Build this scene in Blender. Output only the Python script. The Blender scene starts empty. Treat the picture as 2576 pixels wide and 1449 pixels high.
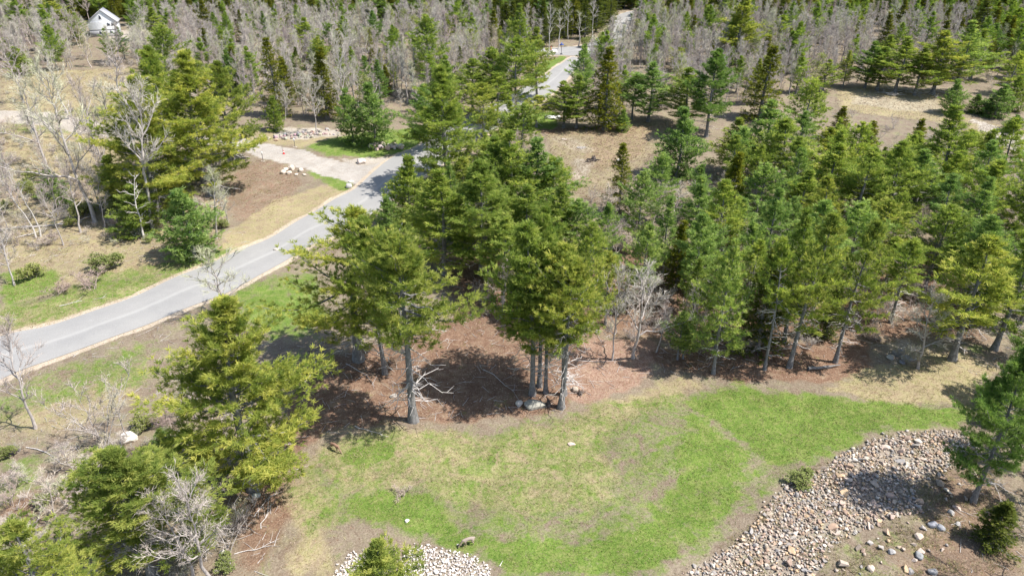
import bpy, bmesh, math, random
import numpy as np
from mathutils import Vector, Matrix

C = bpy.context.scene
COL = C.collection
R = math.radians

# ------------------------------------------------------------------ camera, sky, sun, exposure
CAM_H = 52.0
PITCH = R(27.0)
cam_d = bpy.data.cameras.new('camera')
cam_d.sensor_width = 36.0
cam_d.lens = 1740.5 / 2576.0 * 36.0
cam_d.clip_start = 0.5
cam_d.clip_end = 6000
cam = bpy.data.objects.new('camera', cam_d)
cam.location = (0, 0, CAM_H)
cam.rotation_euler = (R(90) - PITCH, 0, 0)
COL.objects.link(cam)
C.camera = cam

SUN_EL, SUN_AZ = R(57), R(102)          # azimuth measured clockwise from +Y
w = bpy.data.worlds.new('World'); C.world = w; w.use_nodes = True
nt = w.node_tree; nt.nodes.clear()
sky = nt.nodes.new('ShaderNodeTexSky'); sky.sky_type = 'NISHITA'; sky.sun_disc = False
sky.sun_elevation = SUN_EL; sky.sun_rotation = SUN_AZ
bg = nt.nodes.new('ShaderNodeBackground'); bg.inputs[1].default_value = 0.12
wo = nt.nodes.new('ShaderNodeOutputWorld')
nt.links.new(sky.outputs[0], bg.inputs[0]); nt.links.new(bg.outputs[0], wo.inputs[0])
sd = bpy.data.lights.new('sun', 'SUN'); sd.energy = 5.0; sd.angle = R(0.5); sd.color = (1.0, 0.955, 0.88)
sun = bpy.data.objects.new('sun', sd); COL.objects.link(sun)
to_sun = Vector((math.sin(SUN_AZ) * math.cos(SUN_EL), math.cos(SUN_AZ) * math.cos(SUN_EL), math.sin(SUN_EL)))
sun.rotation_euler = to_sun.to_track_quat('Z', 'Y').to_euler()
sun.location = (60, 20, 120)
C.view_settings.view_transform = 'Standard'; C.view_settings.look = 'None'
C.view_settings.gamma = 1.0; C.view_settings.use_curve_mapping = False
C.view_settings.exposure = 0.70
C.cycles.max_bounces = 5; C.cycles.diffuse_bounces = 3; C.cycles.transmission_bounces = 3
C.cycles.glossy_bounces = 2; C.cycles.transparent_max_bounces = 4

rng = np.random.default_rng(7)
random.seed(7)

# ------------------------------------------------------------------ terrain and measuring helpers
FX = 1740.5
CP, SP = math.cos(PITCH), math.sin(PITCH)

def smooth(t):
    t = np.clip(t, 0, 1)
    return t * t * (3 - 2 * t)

def base_h(X, Y):
    t = (Y - 110) / 25.0
    z = 0.08 * 25 * np.logaddexp(0, t)
    t2 = (Y - 430) / 30.0
    z = z + 0.16 * 30 * np.logaddexp(0, t2)
    return np.minimum(z, 130 + 0 * z)

def ray_hit(u, v, hf):
    x = (u - 1288) / FX; y = (v - 724.5) / FX
    d = np.array([x, CP - y * SP, -SP - y * CP])
    t = np.arange(15, 900, 0.5)
    p = d[None, :] * t[:, None]
    below = (p[:, 2] + CAM_H) < hf(p[:, 0], p[:, 1])
    k = int(np.argmax(below)) if below.any() else len(t) - 1
    lo, hi = t[max(k - 1, 0)], t[k]
    for _ in range(18):
        m = (lo + hi) / 2; q = d * m
        if q[2] + CAM_H < hf(q[0], q[1]): hi = m
        else: lo = m
    q = d * hi
    return q[0], q[1]

def W(u, v):
    return ray_hit(u, v, base_h)

def poly(pts):
    return np.array([W(*p) for p in pts])

def sdist(X, Y, pl):
    """signed distance to a closed polygon, positive inside"""
    X = np.asarray(X, float); Y = np.asarray(Y, float)
    d = np.full(X.shape, 1e9); ins = np.zeros(X.shape, bool)
    n = len(pl)
    for i in range(n):
        ax, ay = pl[i]; bx, by = pl[(i + 1) % n]
        ex, ey = bx - ax, by - ay
        L = ex * ex + ey * ey + 1e-9
        t = np.clip(((X - ax) * ex + (Y - ay) * ey) / L, 0, 1)
        d = np.minimum(d, np.hypot(X - ax - t * ex, Y - ay - t * ey))
        cond = ((ay > Y) != (by > Y))
        with np.errstate(divide='ignore', invalid='ignore'):
            xi = (bx - ax) * (Y - ay) / (by - ay + 1e-12) + ax
        ins ^= (cond & (X < xi))
    return np.where(ins, d, -d)

def catmull(pts, n=8):
    P = [np.array(p, float) for p in pts]
    P = [2 * P[0] - P[1]] + P + [2 * P[-1] - P[-2]]
    out = []
    for i in range(1, len(P) - 2):
        for k in range(n):
            t = k / n
            out.append(0.5 * ((2 * P[i]) + (-P[i-1] + P[i+1]) * t + (2*P[i-1] - 5*P[i] + 4*P[i+1] - P[i+2]) * t*t + (-P[i-1] + 3*P[i] - 3*P[i+1] + P[i+2]) * t**3))
    out.append(P[-2])
    return np.array(out)

RIPRAP = poly([(2440,1085),(2330,1083),(2260,1092),(2190,1110),(2130,1130),(2080,1165),(2050,1190),(1980,1215),(1940,1250),(1900,1310),(1850,1360),(1780,1400),(1700,1449),(1640,1480),(1620,1560),(1960,1560),(2060,1449),(2100,1380),(2150,1345),(2240,1310),(2330,1290),(2300,1240),(2330,1200),(2420,1180),(2480,1130)])
WHITE_A = poly([(1040,1363),(1100,1376),(1180,1395),(1238,1428),(1225,1500),(970,1500),(1000,1420),(1020,1380)])
WHITE_B = poly([(885,1385),(935,1388),(945,1449),(900,1500),(820,1500),(845,1430)])

def bumps(X, Y):
    return (0.16 * np.sin(X * 0.21 + 1.3) * np.sin(Y * 0.17 + 0.4) + 0.10 * np.sin(X * 0.43 + Y * 0.31) + 0.05 * np.sin(X * 0.9 - Y * 0.7 + 2.0))

def terr(X, Y):
    X = np.asarray(X, float); Y = np.asarray(Y, float)
    return base_h(X, Y) + bumps(X, Y)

def G(u, v):
    x, y = ray_hit(u, v, terr)
    return Vector((x, y, float(terr(x, y))))

def on_ground(x, y, dz=0.0):
    return Vector((x, y, float(terr(x, y)) + dz))

def proj(p):
    rx, ry, rz = p[0], p[1], p[2] - CAM_H
    z = ry * CP - rz * SP
    yy = -(ry * SP + rz * CP)
    return 1288 + FX * rx / z, 724.5 + FX * yy / z, z

# ------------------------------------------------------------------ object helpers
def mesh_np(name, V, T, mat, smooth_=False, attr=None):
    V = np.asarray(V, np.float32).reshape(-1, 3); T = np.asarray(T, np.int32).reshape(-1, 3)
    me = bpy.data.meshes.new(name)
    me.vertices.add(len(V)); me.vertices.foreach_set('co', V.ravel())
    me.loops.add(len(T) * 3); me.loops.foreach_set('vertex_index', T.ravel())
    me.polygons.add(len(T)); me.polygons.foreach_set('loop_start', np.arange(0, len(T) * 3, 3, dtype=np.int32))
    if smooth_: me.polygons.foreach_set('use_smooth', np.ones(len(T), bool))
    if attr is not None:
        for an, av in attr.items():
            a = me.color_attributes.new(an, 'FLOAT_COLOR', 'POINT')
            a.data.foreach_set('color', np.asarray(av, np.float32).ravel())
    me.update(calc_edges=True)
    if mat: me.materials.append(mat)
    return me

def link(name, me, parent=None, loc=None, rot=None, scale=None, color=None):
    o = bpy.data.objects.new(name, me); COL.objects.link(o)
    if parent is not None: o.parent = parent
    if loc is not None: o.location = loc
    if rot is not None: o.rotation_euler = rot
    if scale is not None: o.scale = scale
    if color is not None: o.color = (color[0], color[1], color[2], 1)
    return o

def tag(o, label=None, cat=None, group=None, kind=None):
    if label: o['label'] = label
    if cat: o['category'] = cat
    if group: o['group'] = group
    if kind: o['kind'] = kind
    return o

def empty(name, loc, rotz=0.0, scale=None):
    o = bpy.data.objects.new(name, None); COL.objects.link(o)
    o.location = loc; o.rotation_euler = (0, 0, rotz); o.empty_display_size = 0.3
    if scale is not None: o.scale = scale
    return o

class MB:
    """collects triangles"""
    def __init__(s): s.V = []; s.T = []; s.n = 0
    def add(s, V, T):
        V = np.asarray(V, float).reshape(-1, 3); T = np.asarray(T, int).reshape(-1, 3)
        s.V.append(V); s.T.append(T + s.n); s.n += len(V)
    def tube(s, pts, rad, k=5, cap=False):
        pts = np.asarray(pts, float); m = len(pts)
        tan = np.gradient(pts, axis=0); tan /= (np.linalg.norm(tan, axis=1)[:, None] + 1e-9)
        ref = np.array([0, 0, 1.0]) if abs(tan[0][2]) < 0.8 else np.array([1.0, 0, 0])
        u = np.cross(tan, ref); u /= (np.linalg.norm(u, axis=1)[:, None] + 1e-9)
        v = np.cross(tan, u)
        a = np.arange(k) * 2 * math.pi / k
        rad = np.asarray(rad, float)
        V = pts[:, None, :] + rad[:, None, None] * (np.cos(a)[None, :, None] * u[:, None, :] + np.sin(a)[None, :, None] * v[:, None, :])
        T = []
        for i in range(m - 1):
            for j in range(k):
                a0 = i * k + j; b0 = i * k + (j + 1) % k; c0 = a0 + k; d0 = b0 + k
                T += [(a0, b0, d0), (a0, d0, c0)]
        V = V.reshape(-1, 3)
        if cap:
            V = np.vstack([V, pts[-1]]); e = len(V) - 1
            for j in range(k): T.append(((m-1)*k + j, (m-1)*k + (j+1) % k, e))
        s.add(V, T)
    def box(s, lo, hi):
        x0, y0, z0 = lo; x1, y1, z1 = hi
        V = [(x0,y0,z0),(x1,y0,z0),(x1,y1,z0),(x0,y1,z0),(x0,y0,z1),(x1,y0,z1),(x1,y1,z1),(x0,y1,z1)]
        T = [(0,2,1),(0,3,2),(4,5,6),(4,6,7),(0,1,5),(0,5,4),(1,2,6),(1,6,5),(2,3,7),(2,7,6),(3,0,4),(3,4,7)]
        s.add(V, T)
    def mesh(s, name, mat, sm=False, attr=None):
        return mesh_np(name, np.vstack(s.V), np.vstack(s.T), mat, sm, attr)

# ------------------------------------------------------------------ materials
def new_mat(name):
    m = bpy.data.materials.new(name); m.use_nodes = True
    n = m.node_tree.nodes; n.clear()
    return m, m.node_tree

def N(t, typ, **kw):
    n = t.nodes.new(typ)
    for k, v in kw.items(): setattr(n, k, v)
    return n

def noise(t, scale, detail=4, rough=0.6, vec=None, dist=0.0):
    n = N(t, 'ShaderNodeTexNoise'); n.inputs['Scale'].default_value = scale; n.inputs['Detail'].default_value = detail
    n.inputs['Roughness'].default_value = rough; n.inputs['Distortion'].default_value = dist
    if vec is not None: t.links.new(vec, n.inputs['Vector'])
    return n.outputs[0]

def ramp(t, fac, stops):
    r = N(t, 'ShaderNodeValToRGB')
    while len(r.color_ramp.elements) < len(stops): r.color_ramp.elements.new(0.5)
    for e, (p, c) in zip(r.color_ramp.elements, stops):
        e.position = p; e.color = (c[0], c[1], c[2], 1)
    t.links.new(fac, r.inputs[0])
    return r.outputs[0]

def mathn(t, op, a, b=None, clamp=False):
    n = N(t, 'ShaderNodeMath', operation=op); n.use_clamp = clamp
    for i, x in enumerate((a, b)):
        if x is None: continue
        if isinstance(x, (int, float)): n.inputs[i].default_value = x
        else: t.links.new(x, n.inputs[i])
    return n.outputs[0]

def mixc(t, fac, a, b, mode='MIX'):
    n = N(t, 'ShaderNodeMix', data_type='RGBA', blend_type=mode)
    for sock, x in ((n.inputs[0], fac), (n.inputs[6], a), (n.inputs[7], b)):
        if isinstance(x, (int, float)): sock.default_value = x
        elif isinstance(x, tuple): sock.default_value = (x[0], x[1], x[2], 1)
        else: t.links.new(x, sock)
    return n.outputs[2]

def principled(t, col, rough=0.9, bump=None, bstr=0.5, bdist=0.1, spec=0.2):
    b = N(t, 'ShaderNodeBsdfPrincipled')
    if isinstance(col, tuple): b.inputs['Base Color'].default_value = (col[0], col[1], col[2], 1)
    else: t.links.new(col, b.inputs['Base Color'])
    b.inputs['Roughness'].default_value = rough
    b.inputs['Specular IOR Level'].default_value = spec
    if bump is not None:
        bn = N(t, 'ShaderNodeBump'); bn.inputs['Strength'].default_value = bstr; bn.inputs['Distance'].default_value = bdist
        t.links.new(bump, bn.inputs['Height']); t.links.new(bn.outputs[0], b.inputs['Normal'])
    return b

def out(t, b):
    o = N(t, 'ShaderNodeOutputMaterial'); t.links.new(b.outputs[0], o.inputs[0])

def simple_mat(name, col, rough=0.8, nscale=4.0, amt=0.25, bumpd=0.02, use_obj_color=False, spec=0.2):
    m, t = new_mat(name)
    tc = N(t, 'ShaderNodeTexCoord')
    f = noise(t, nscale, 5, 0.65, tc.outputs['Object'])
    c = ramp(t, f, [(0.3, tuple(x * (1 - amt) for x in col)), (0.7, tuple(min(1, x * (1 + amt)) for x in col))])
    if use_obj_color:
        oi = N(t, 'ShaderNodeObjectInfo'); c = mixc(t, 1.0, c, oi.outputs['Color'], 'MULTIPLY')
    out(t, principled(t, c, rough, f, 0.6, bumpd, spec))
    return m

def foliage_mat(name, dark, light, tips, trans=0.35):
    """needle colour varies from spray to spray and from tree to tree"""
    m, t = new_mat(name)
    tc = N(t, 'ShaderNodeTexCoord'); oi = N(t, 'ShaderNodeObjectInfo')
    at = N(t, 'ShaderNodeAttribute', attribute_name='tint')
    f = noise(t, 0.9, 3, 0.6, tc.outputs['Object'])
    sep = N(t, 'ShaderNodeSeparateColor'); t.links.new(at.outputs['Color'], sep.inputs[0])
    mixf = mathn(t, 'ADD', mathn(t, 'MULTIPLY', f, 0.7), mathn(t, 'MULTIPLY', sep.outputs[0], 0.5))
    c = ramp(t, mixf, [(0.35, dark), (0.62, light), (0.85, tips)])
    c = mixc(t, 1.0, c, oi.outputs['Color'], 'MULTIPLY')
    c = mixc(t, 1.0, c, ramp(t, oi.outputs['Random'], [(0.0, (0.84, 0.88, 0.9)), (1.0, (1.12, 1.08, 1.0))]), 'MULTIPLY')
    d = N(t, 'ShaderNodeBsdfDiffuse'); t.links.new(c, d.inputs[0])
    tr = N(t, 'ShaderNodeBsdfTranslucent')
    c2 = mixc(t, 1.0, c, (1.05, 1.12, 0.6), 'MULTIPLY'); t.links.new(c2, tr.inputs[0])
    mx = N(t, 'ShaderNodeMixShader'); mx.inputs[0].default_value = trans
    t.links.new(d.outputs[0], mx.inputs[1]); t.links.new(tr.outputs[0], mx.inputs[2])
    out(t, mx)
    return m

M_PINE = foliage_mat('pine_needles', (0.11, 0.19, 0.042), (0.27, 0.375, 0.085), (0.47, 0.55, 0.15), 0.50)
M_SPRUCE = foliage_mat('spruce_needles', (0.085, 0.115, 0.022), (0.19, 0.21, 0.035), (0.33, 0.32, 0.06), 0.4)
M_BUD = foliage_mat('spring_buds', (0.20, 0.24, 0.08), (0.32, 0.36, 0.12), (0.44, 0.45, 0.19), 0.35)

def bark_mat(name, c0, c1, c2, zs=0.5):
    m, t = new_mat(name)
    tc = N(t, 'ShaderNodeTexCoord'); mp = N(t, 'ShaderNodeMapping'); mp.inputs['Scale'].default_value = (1, 1, zs)
    t.links.new(tc.outputs['Object'], mp.inputs[0])
    f = noise(t, 5.0, 6, 0.7, mp.outputs[0])
    c = ramp(t, f, [(0.3, c0), (0.5, c1), (0.72, c2)])
    oi = N(t, 'ShaderNodeObjectInfo'); c = mixc(t, 1.0, c, oi.outputs['Color'], 'MULTIPLY')
    out(t, principled(t, c, 0.9, f, 0.8, 0.04, 0.15))
    return m
M_BARK = bark_mat('pine_bark', (0.10, 0.095, 0.095), (0.20, 0.193, 0.19), (0.34, 0.33, 0.32))
M_GREY = bark_mat('grey_bark', (0.24, 0.21, 0.20), (0.42, 0.38, 0.36), (0.60, 0.56, 0.53))
M_TWIG = bark_mat('twig_bark', (0.36, 0.33, 0.31), (0.52, 0.48, 0.45), (0.66, 0.62, 0.58))
_t = M_TWIG.node_tree; _b = next(n for n in _t.nodes if n.type == 'BSDF_PRINCIPLED'); _o = N(_t, 'ShaderNodeObjectInfo')
_src = _b.inputs['Base Color'].links[0].from_socket
_t.links.new(mixc(_t, 1.0, _src, ramp(_t, _o.outputs['Random'], [(0.0, (0.84, 0.76, 0.73)), (0.3, (0.98, 0.93, 0.90)), (0.55, (1.1, 1.1, 1.02)), (0.8, (0.92, 1.02, 0.66)), (1.0, (1.15, 1.13, 1.10))]), 'MULTIPLY'), _b.inputs['Base Color'])
M_BIRCH = bark_mat('birch_bark', (0.25, 0.22, 0.20), (0.46, 0.43, 0.40), (0.66, 0.63, 0.60), 2.0)
M_DEAD = bark_mat('dead_wood', (0.34, 0.31, 0.29), (0.54, 0.50, 0.48), (0.72, 0.69, 0.66))

def rock_mat(name, use_attr):
    m, t = new_mat(name)
    tc = N(t, 'ShaderNodeTexCoord')
    f = noise(t, 3.5, 6, 0.7, tc.outputs['Object'])
    f2 = noise(t, 14, 4, 0.7, tc.outputs['Object'])
    c = ramp(t, f, [(0.25, (0.62, 0.60, 0.60)), (0.5, (0.95, 0.93, 0.90)), (0.75, (1.15, 1.12, 1.05))])
    c = mixc(t, 0.5, c, ramp(t, f2, [(0.35, (0.7, 0.7, 0.7)), (0.65, (1.1, 1.1, 1.1))]), 'MULTIPLY')
    if use_attr:
        a = N(t, 'ShaderNodeAttribute', attribute_name='tint'); k = a.outputs['Color']
    else:
        k = N(t, 'ShaderNodeObjectInfo').outputs['Color']
    c = mixc(t, 1.0, c, k, 'MULTIPLY')
    out(t, principled(t, c, 0.85, f2, 0.7, 0.03, 0.25))
    return m
M_ROCK = rock_mat('rock', False)
M_ROCKS = rock_mat('rock_pile', True)

# ------------------------------------------------------------------ roads (edge lines, measured on the ground)
LE = [(-260,965),(-120,905),(0,848),(120,818),(266,772),(420,706),(560,648),(687,592),(770,545),(841,503),(905,466),(972,407),(1030,378),(1084,349),(1140,312),(1200,282),(1262,250),(1320,220),(1347,205),(1380,183),(1413,160),(1440,143)]
RE = [(-260,1110),(-120,1035),(0,958),(130,905),(266,858),(420,795),(560,742),(653,695),(770,625),(860,585),(930,540),(985,500),(1050,456),(1110,415),(1170,368),(1240,328),(1300,290),(1352,262),(1390,235),(1420,205),(1448,175),(1472,150)]
ROAD_L = catmull([W(*p) for p in LE]); ROAD_R = catmull([W(*p) for p in RE])
ROAD_POLY = np.vstack([ROAD_L[::4], ROAD_R[::-1][::4]])
CR_U = catmull([W(*p) for p in [(1290,126),(1374,122),(1440,119),(1490,104),(1520,82),(1542,56),(1560,36),(1610,26)]])
CR_D = catmull([W(*p) for p in [(1290,141),(1374,139),(1440,140),(1500,142),(1545,118),(1572,84),(1592,56),(1618,42)]])
CROSS_POLY = np.vstack([CR_U[::4], CR_D[::-1][::4]])
DR_U = catmull([W(*p) for p in [(560,345),(620,355),(700,366),(760,378),(830,400),(880,412),(930,418),(985,402)]])
DR_D = catmull([W(*p) for p in [(560,365),(610,380),(665,400),(735,418),(800,436),(850,450),(890,462),(915,462)]])
DRIVE_POLY = np.vstack([DR_U[::4], DR_D[::-1][::4]])

# ------------------------------------------------------------------ ground
def spacing():
    ys = list(np.arange(-60, 30, 3.0)) + list(np.arange(30, 125, 0.55)) + list(np.arange(125, 330, 1.25)) + list(np.arange(330, 560, 3.0)) + [570, 600, 650, 720, 800, 950, 1200, 1600, 2400, 3500]
    xs = list(np.arange(-75, 75, 0.56)); a = []; x = 75; s = 0.6
    while x < 330: a.append(x); x += s; s = min(s * 1.02, 2.2)
    a += [340, 370, 420, 500, 650, 900, 1400, 2200, 3500]
    xs = [-q for q in a[::-1]] + xs + a
    return np.array(sorted(set(xs))), np.array(ys)
xs, ys = spacing()
GX, GY = np.meshgrid(xs, ys); gx, gy = GX.ravel(), GY.ravel()
gz = terr(gx, gy)

def wob(X, Y, s=1.0):
    return s * (np.sin(X * 0.7 + 0.6 * np.sin(Y * 0.9)) * 0.5 + np.sin(Y * 0.83 + 1.2 + 0.7 * np.sin(X * 1.1)) * 0.5 + 0.5 * np.sin(X * 1.9 + Y * 1.3))

GREEN = [  # polygon, strength, softness (m)
    ([(1660,990),(1830,962),(2040,985),(2250,1012),(2440,1018),(2440,1080),(2260,1088),(2140,1120),(2060,1180),(1960,1205),(1890,1290),(1780,1385),(1640,1449),(1560,1500),(1240,1500),(1235,1400),(1060,1350),(900,1300),(760,1360),(740,1220),(800,1140),(850,1095),(1000,1078),(1200,1085),(1400,1045),(1560,1010)], 0.50, 1.2),
    ([(1720,1010),(1850,975),(2050,995),(2250,1020),(2430,1035),(2420,1075),(2240,1085),(2120,1115),(2030,1170),(1930,1150),(1830,1080)], 1.25, 1.5),
    ([(1800,1060),(1880,1130),(1890,1210),(1840,1290),(1740,1360),(1600,1410),(1450,1430),(1280,1420),(1100,1365),(1080,1310),(1250,1350),(1450,1360),(1600,1310),(1690,1220),(1700,1120),(1740,1060)], 0.98, 1.4),
    ([(1740,1040),(1800,1085),(1850,1160),(1860,1220),(1825,1215),(1800,1150),(1750,1085)], 1.5, 0.8), ([(1100,1385),(1300,1412),(1500,1420),(1660,1390),(1780,1330),(1790,1345),(1670,1408),(1500,1440),(1290,1430)], 1.35, 0.7),
    ([(840,1140),(920,1125),(1000,1115),(1000,1150),(930,1170),(850,1180)], 0.95, 1.0),
    ([(880,1250),(950,1240),(1080,1240),(1130,1290),(1180,1350),(1080,1350),(960,1330),(890,1290)], 1.05, 1.2),
    ([(770,370),(850,345),(960,330),(1070,322),(1080,350),(1020,385),(930,400),(820,392)], 0.97, 1.5),
    ([(1318,205),(1360,160),(1415,138),(1425,148),(1345,205),(1318,225)], 0.98, 1.0),
    ([(1290,285),(1400,285),(1400,322),(1330,328),(1290,320)], 0.98, 0.8),
    ([(600,735),(700,690),(790,690),(830,780),(790,850),(690,850),(610,800)], 0.80, 1.5),
    ([(0,690),(60,680),(170,690),(130,740),(0,770)], 0.92, 1.2),
    ([(250,690),(400,665),(520,640),(600,625),(560,650),(420,705),(266,768),(180,790),(0,838),(0,760),(130,745)], 0.62, 1.2),
    ([(150,930),(370,860),(380,980),(260,990),(60,1040),(0,1060),(0,980)], 0.55, 1.5),
    ([(0,1150),(120,1140),(90,1230),(0,1260)], 0.60, 1.5),
    ([(760,412),(800,425),(890,455),(880,485),(850,480),(780,440)], 0.85, 0.8),
    ([(2380,880),(2470,875),(2480,895),(2400,895)], 0.5, 0.8),
    ([(0,300),(330,250),(340,330),(0,340)], 0.45, 3.0),
    ([(2120,1340),(2230,1320),(2330,1350),(2330,1449),(2300,1500),(2160,1500),(2130,1420)], 0.24, 1.2), ([(1990,1300),(2050,1280),(2060,1340),(2000,1350)], 0.3, 1.0),
]
DRYG = [
    ([(2060,985),(2190,925),(2400,880),(2500,930),(2440,1018),(2250,1015)], 1.0, 1.0),
    ([(820,1105),(1000,1065),(1250,1095),(1450,1040),(1640,965),(1720,945),(1800,975),(1700,1010),(1500,1120),(1560,1200),(1500,1290),(1230,1290),(1050,1230),(930,1240),(780,1210)], 0.75, 1.5),
    ([(0,180),(380,170),(380,340),(300,420),(180,480),(0,460)], 0.8, 3.0),
    ([(0,780),(400,690),(600,600),(840,480),(910,470),(700,590),(400,720),(0,860)], 0.8, 1.0),
    ([(720,1210),(800,1140),(850,1280),(820,1449),(720,1449)], 0.7, 1.5),
    ([(1370,335),(1520,318),(1700,300),(1700,350),(1560,460),(1430,520),(1400,420)], 0.5, 1.5),
    ([(2110,225),(2200,210),(2370,235),(2400,290),(2576,330),(2640,400),(2500,375),(2420,315),(2250,295),(2110,275)], 0.9, 1.5),
    ([(0,1050),(380,900),(380,1000),(150,1090),(0,1120)], 0.6, 2.0),
    ([(0,430),(560,440),(560,620),(400,690),(0,780)], 0.62, 3.0),
    ([(560,590),(700,500),(850,460),(880,480),(700,590),(560,650)], 0.75, 1.0),
    ([(600,330),(760,320),(900,330),(760,372),(620,355)], 0.7, 1.5),
]
RUST = [
    ([(700,1110),(750,930),(900,880),(1060,820),(1200,790),(1450,830),(1500,880),(1440,1020),(1330,1040),(1180,1062),(1040,1064),(850,1082),(740,1130)], 1.0, 1.5),
    ([(1480,860),(1700,880),(2180,850),(2200,925),(2100,962),(1850,958),(1720,935),(1640,905)], 1.0, 1.2),
    ([(1100,640),(1440,620),(2400,640),(2500,860),(1450,850),(1150,830)], 0.75, 3.0),
    ([(600,1190),(760,1150),(760,1300),(620,1449),(560,1300)], 0.7, 1.5),
    ([(2350,1180),(2480,1150),(2576,1300),(2560,1500),(2250,1500),(2300,1330)], 0.55, 2.0),
    ([(1340,325),(1700,310),(1690,340),(1480,345),(1360,338)], 0.7, 1.0),
    ([(380,620),(540,650),(520,665),(360,660)], 0.8, 1.0),
    ([(0,1250),(130,1230),(130,1330),(0,1400)], 0.6, 1.5),
]
LEAF = [  # pinkish broad leaf litter
    ([(1430,885),(1500,850),(1640,860),(1640,930),(1600,985),(1480,1010),(1420,1015)], 1.0, 1.0),
    ([(320,645),(520,660),(470,680),(330,690)], 0.9, 1.0),
]
HEATH = [
    ([(575,440),(650,400),(720,412),(765,450),(745,500),(680,545),(600,560),(560,520)], 0.55, 0.8),
    ([(0,345),(330,345),(330,385),(0,400)], 0.6, 2.0),
    ([(1500,340),(1640,335),(1620,390),(1520,430),(1450,420)], 0.8, 1.5),
    ([(2180,1330),(2330,1350),(2300,1440),(2180,1449)], 0.4, 1.2),
]
PALE = [  # sand, gravel, bleached brush
    ([(-20,276),(120,283),(250,308),(380,335),(620,350),(620,372),(380,358),(250,344),(120,320),(-20,304)], 1.0, 1.0),
    ([(1380,342),(1440,345),(1500,375),(1480,392),(1420,375)], 0.4, 1.0),
    ([(1440,395),(1500,400),(1480,450),(1430,460)], 0.5, 1.2),
    ([(2140,240),(2360,250),(2390,285),(2250,280),(2140,262)], 0.45, 1.2),
    ([(2440,300),(2576,335),(2640,400),(2500,365)], 0.9, 1.0),
    ([(690,320),(860,325),(860,345),(740,352),(690,345)], 0.7, 1.0),
    ([(260,75),(400,80),(390,100),(270,105)], 0.7, 1.5),
    ([(2210,870),(2290,850),(2330,920),(2230,930)], 0.5, 1.0),
    ([(860,400),(1000,392),(1060,400),(900,430)], 0.8, 1.0),
]
def mask(X, Y, lst):
    m = np.zeros(X.shape)
    for pts, s, soft in lst:
        pl = poly(pts)
        x0, y0 = pl.min(0) - 8; x1, y1 = pl.max(0) + 8
        sel = (X > x0) & (X < x1) & (Y > y0) & (Y < y1)
        d = sdist(X[sel], Y[sel], pl) + wob(X[sel], Y[sel], 0.55 + 0.1 * soft)
        m[sel] = np.maximum(m[sel], s * smooth(d / (2 * soft) + 0.5))
    return m
mg, md, mr, ml, mh, mp = [mask(gx, gy, L) for L in (GREEN, DRYG, RUST, LEAF, HEATH, PALE)]
def near_road(X, Y, reach):
    m = np.zeros(X.shape)
    for pl in (ROAD_POLY, CROSS_POLY):
        x0, y0 = pl.min(0) - 5; x1, y1 = pl.max(0) + 5
        sel = (X > x0) & (X < x1) & (Y > y0) & (Y < y1)
        d = -sdist(X[sel], Y[sel], pl) + wob(X[sel] * 1.7, Y[sel] * 1.7, 0.16)
        m[sel] = np.maximum(m[sel], 1 - smooth((d - reach) / 0.5))
    return m
mshoulder = near_road(gx, gy, 0.75)
mdrive = np.zeros(gx.shape)
sel = (gy > 125) & (gy < 240)
mdrive[sel] = smooth((sdist(gx[sel], gy[sel], DRIVE_POLY) + wob(gx[sel], gy[sel], 0.4)) / 1.2 + 0.5)
# mowing bands follow the curve of the stone bank
sel = (gy < 75) & (gy > 30) & (gx > -30)
_d = -sdist(gx[sel], gy[sel], RIPRAP); _b = np.clip(_d, 0, 15)
mg[sel] *= 1 + np.where((_d > 0.5) & (_d < 15), 0.16 * np.sign(np.sin(_b * 2.6 + 0.5 * np.sin(gx[sel] * 0.15))) * smooth((15 - _b) / 5), 0)
for pl in (RIPRAP, WHITE_A, WHITE_B):
    sel = gy < 90
    ins = smooth(sdist(gx[sel], gy[sel], pl) / 0.8 + 0.5)
    mg[sel] *= 1 - ins; mp[sel] = np.maximum(mp[sel], 0.45 * ins)
attrA = np.stack([mg, md, mr, ml], 1); attrB = np.stack([mh, mp, mshoulder, mdrive], 1)
nx, ny = len(xs), len(ys)
ii = (np.arange(ny - 1)[:, None] * nx + np.arange(nx - 1)[None, :]).ravel()
T = np.concatenate([np.stack([ii, ii + 1, ii + nx + 1], 1), np.stack([ii, ii + nx + 1, ii + nx], 1)])

mt, t = new_mat('forest_ground')
geo = N(t, 'ShaderNodeNewGeometry'); pos = geo.outputs['Position']
aA = N(t, 'ShaderNodeAttribute', attribute_name='zoneA'); aB = N(t, 'ShaderNodeAttribute', attribute_name='zoneB')
sA = N(t, 'ShaderNodeSeparateColor'); t.links.new(aA.outputs['Color'], sA.inputs[0])
sB = N(t, 'ShaderNodeSeparateColor'); t.links.new(aB.outputs['Color'], sB.inputs[0])
n_big = noise(t, 0.16, 4, 0.6, pos); n_mid = noise(t, 0.9, 5, 0.65, pos, 0.6); n_fine = noise(t, 5.0, 5, 0.75, pos); n_mid2 = noise(t, 0.45, 5, 0.62, pos, 1.0)
n_tuft = noise(t, 2.2, 3, 0.6, pos, 0.4)
def masked(m, n, k=1.1, gain=2.2):
    a = mathn(t, 'ADD', m, mathn(t, 'MULTIPLY', mathn(t, 'SUBTRACT', n, 0.5), k))
    return mathn(t, 'ADD', mathn(t, 'MULTIPLY', mathn(t, 'SUBTRACT', a, 0.5), gain), 0.5, True)
def two(n, a, b, c, lo=0.36, hi=0.64):
    return ramp(t, n, [(lo, a), (0.5, b), (hi, c)])
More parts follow.
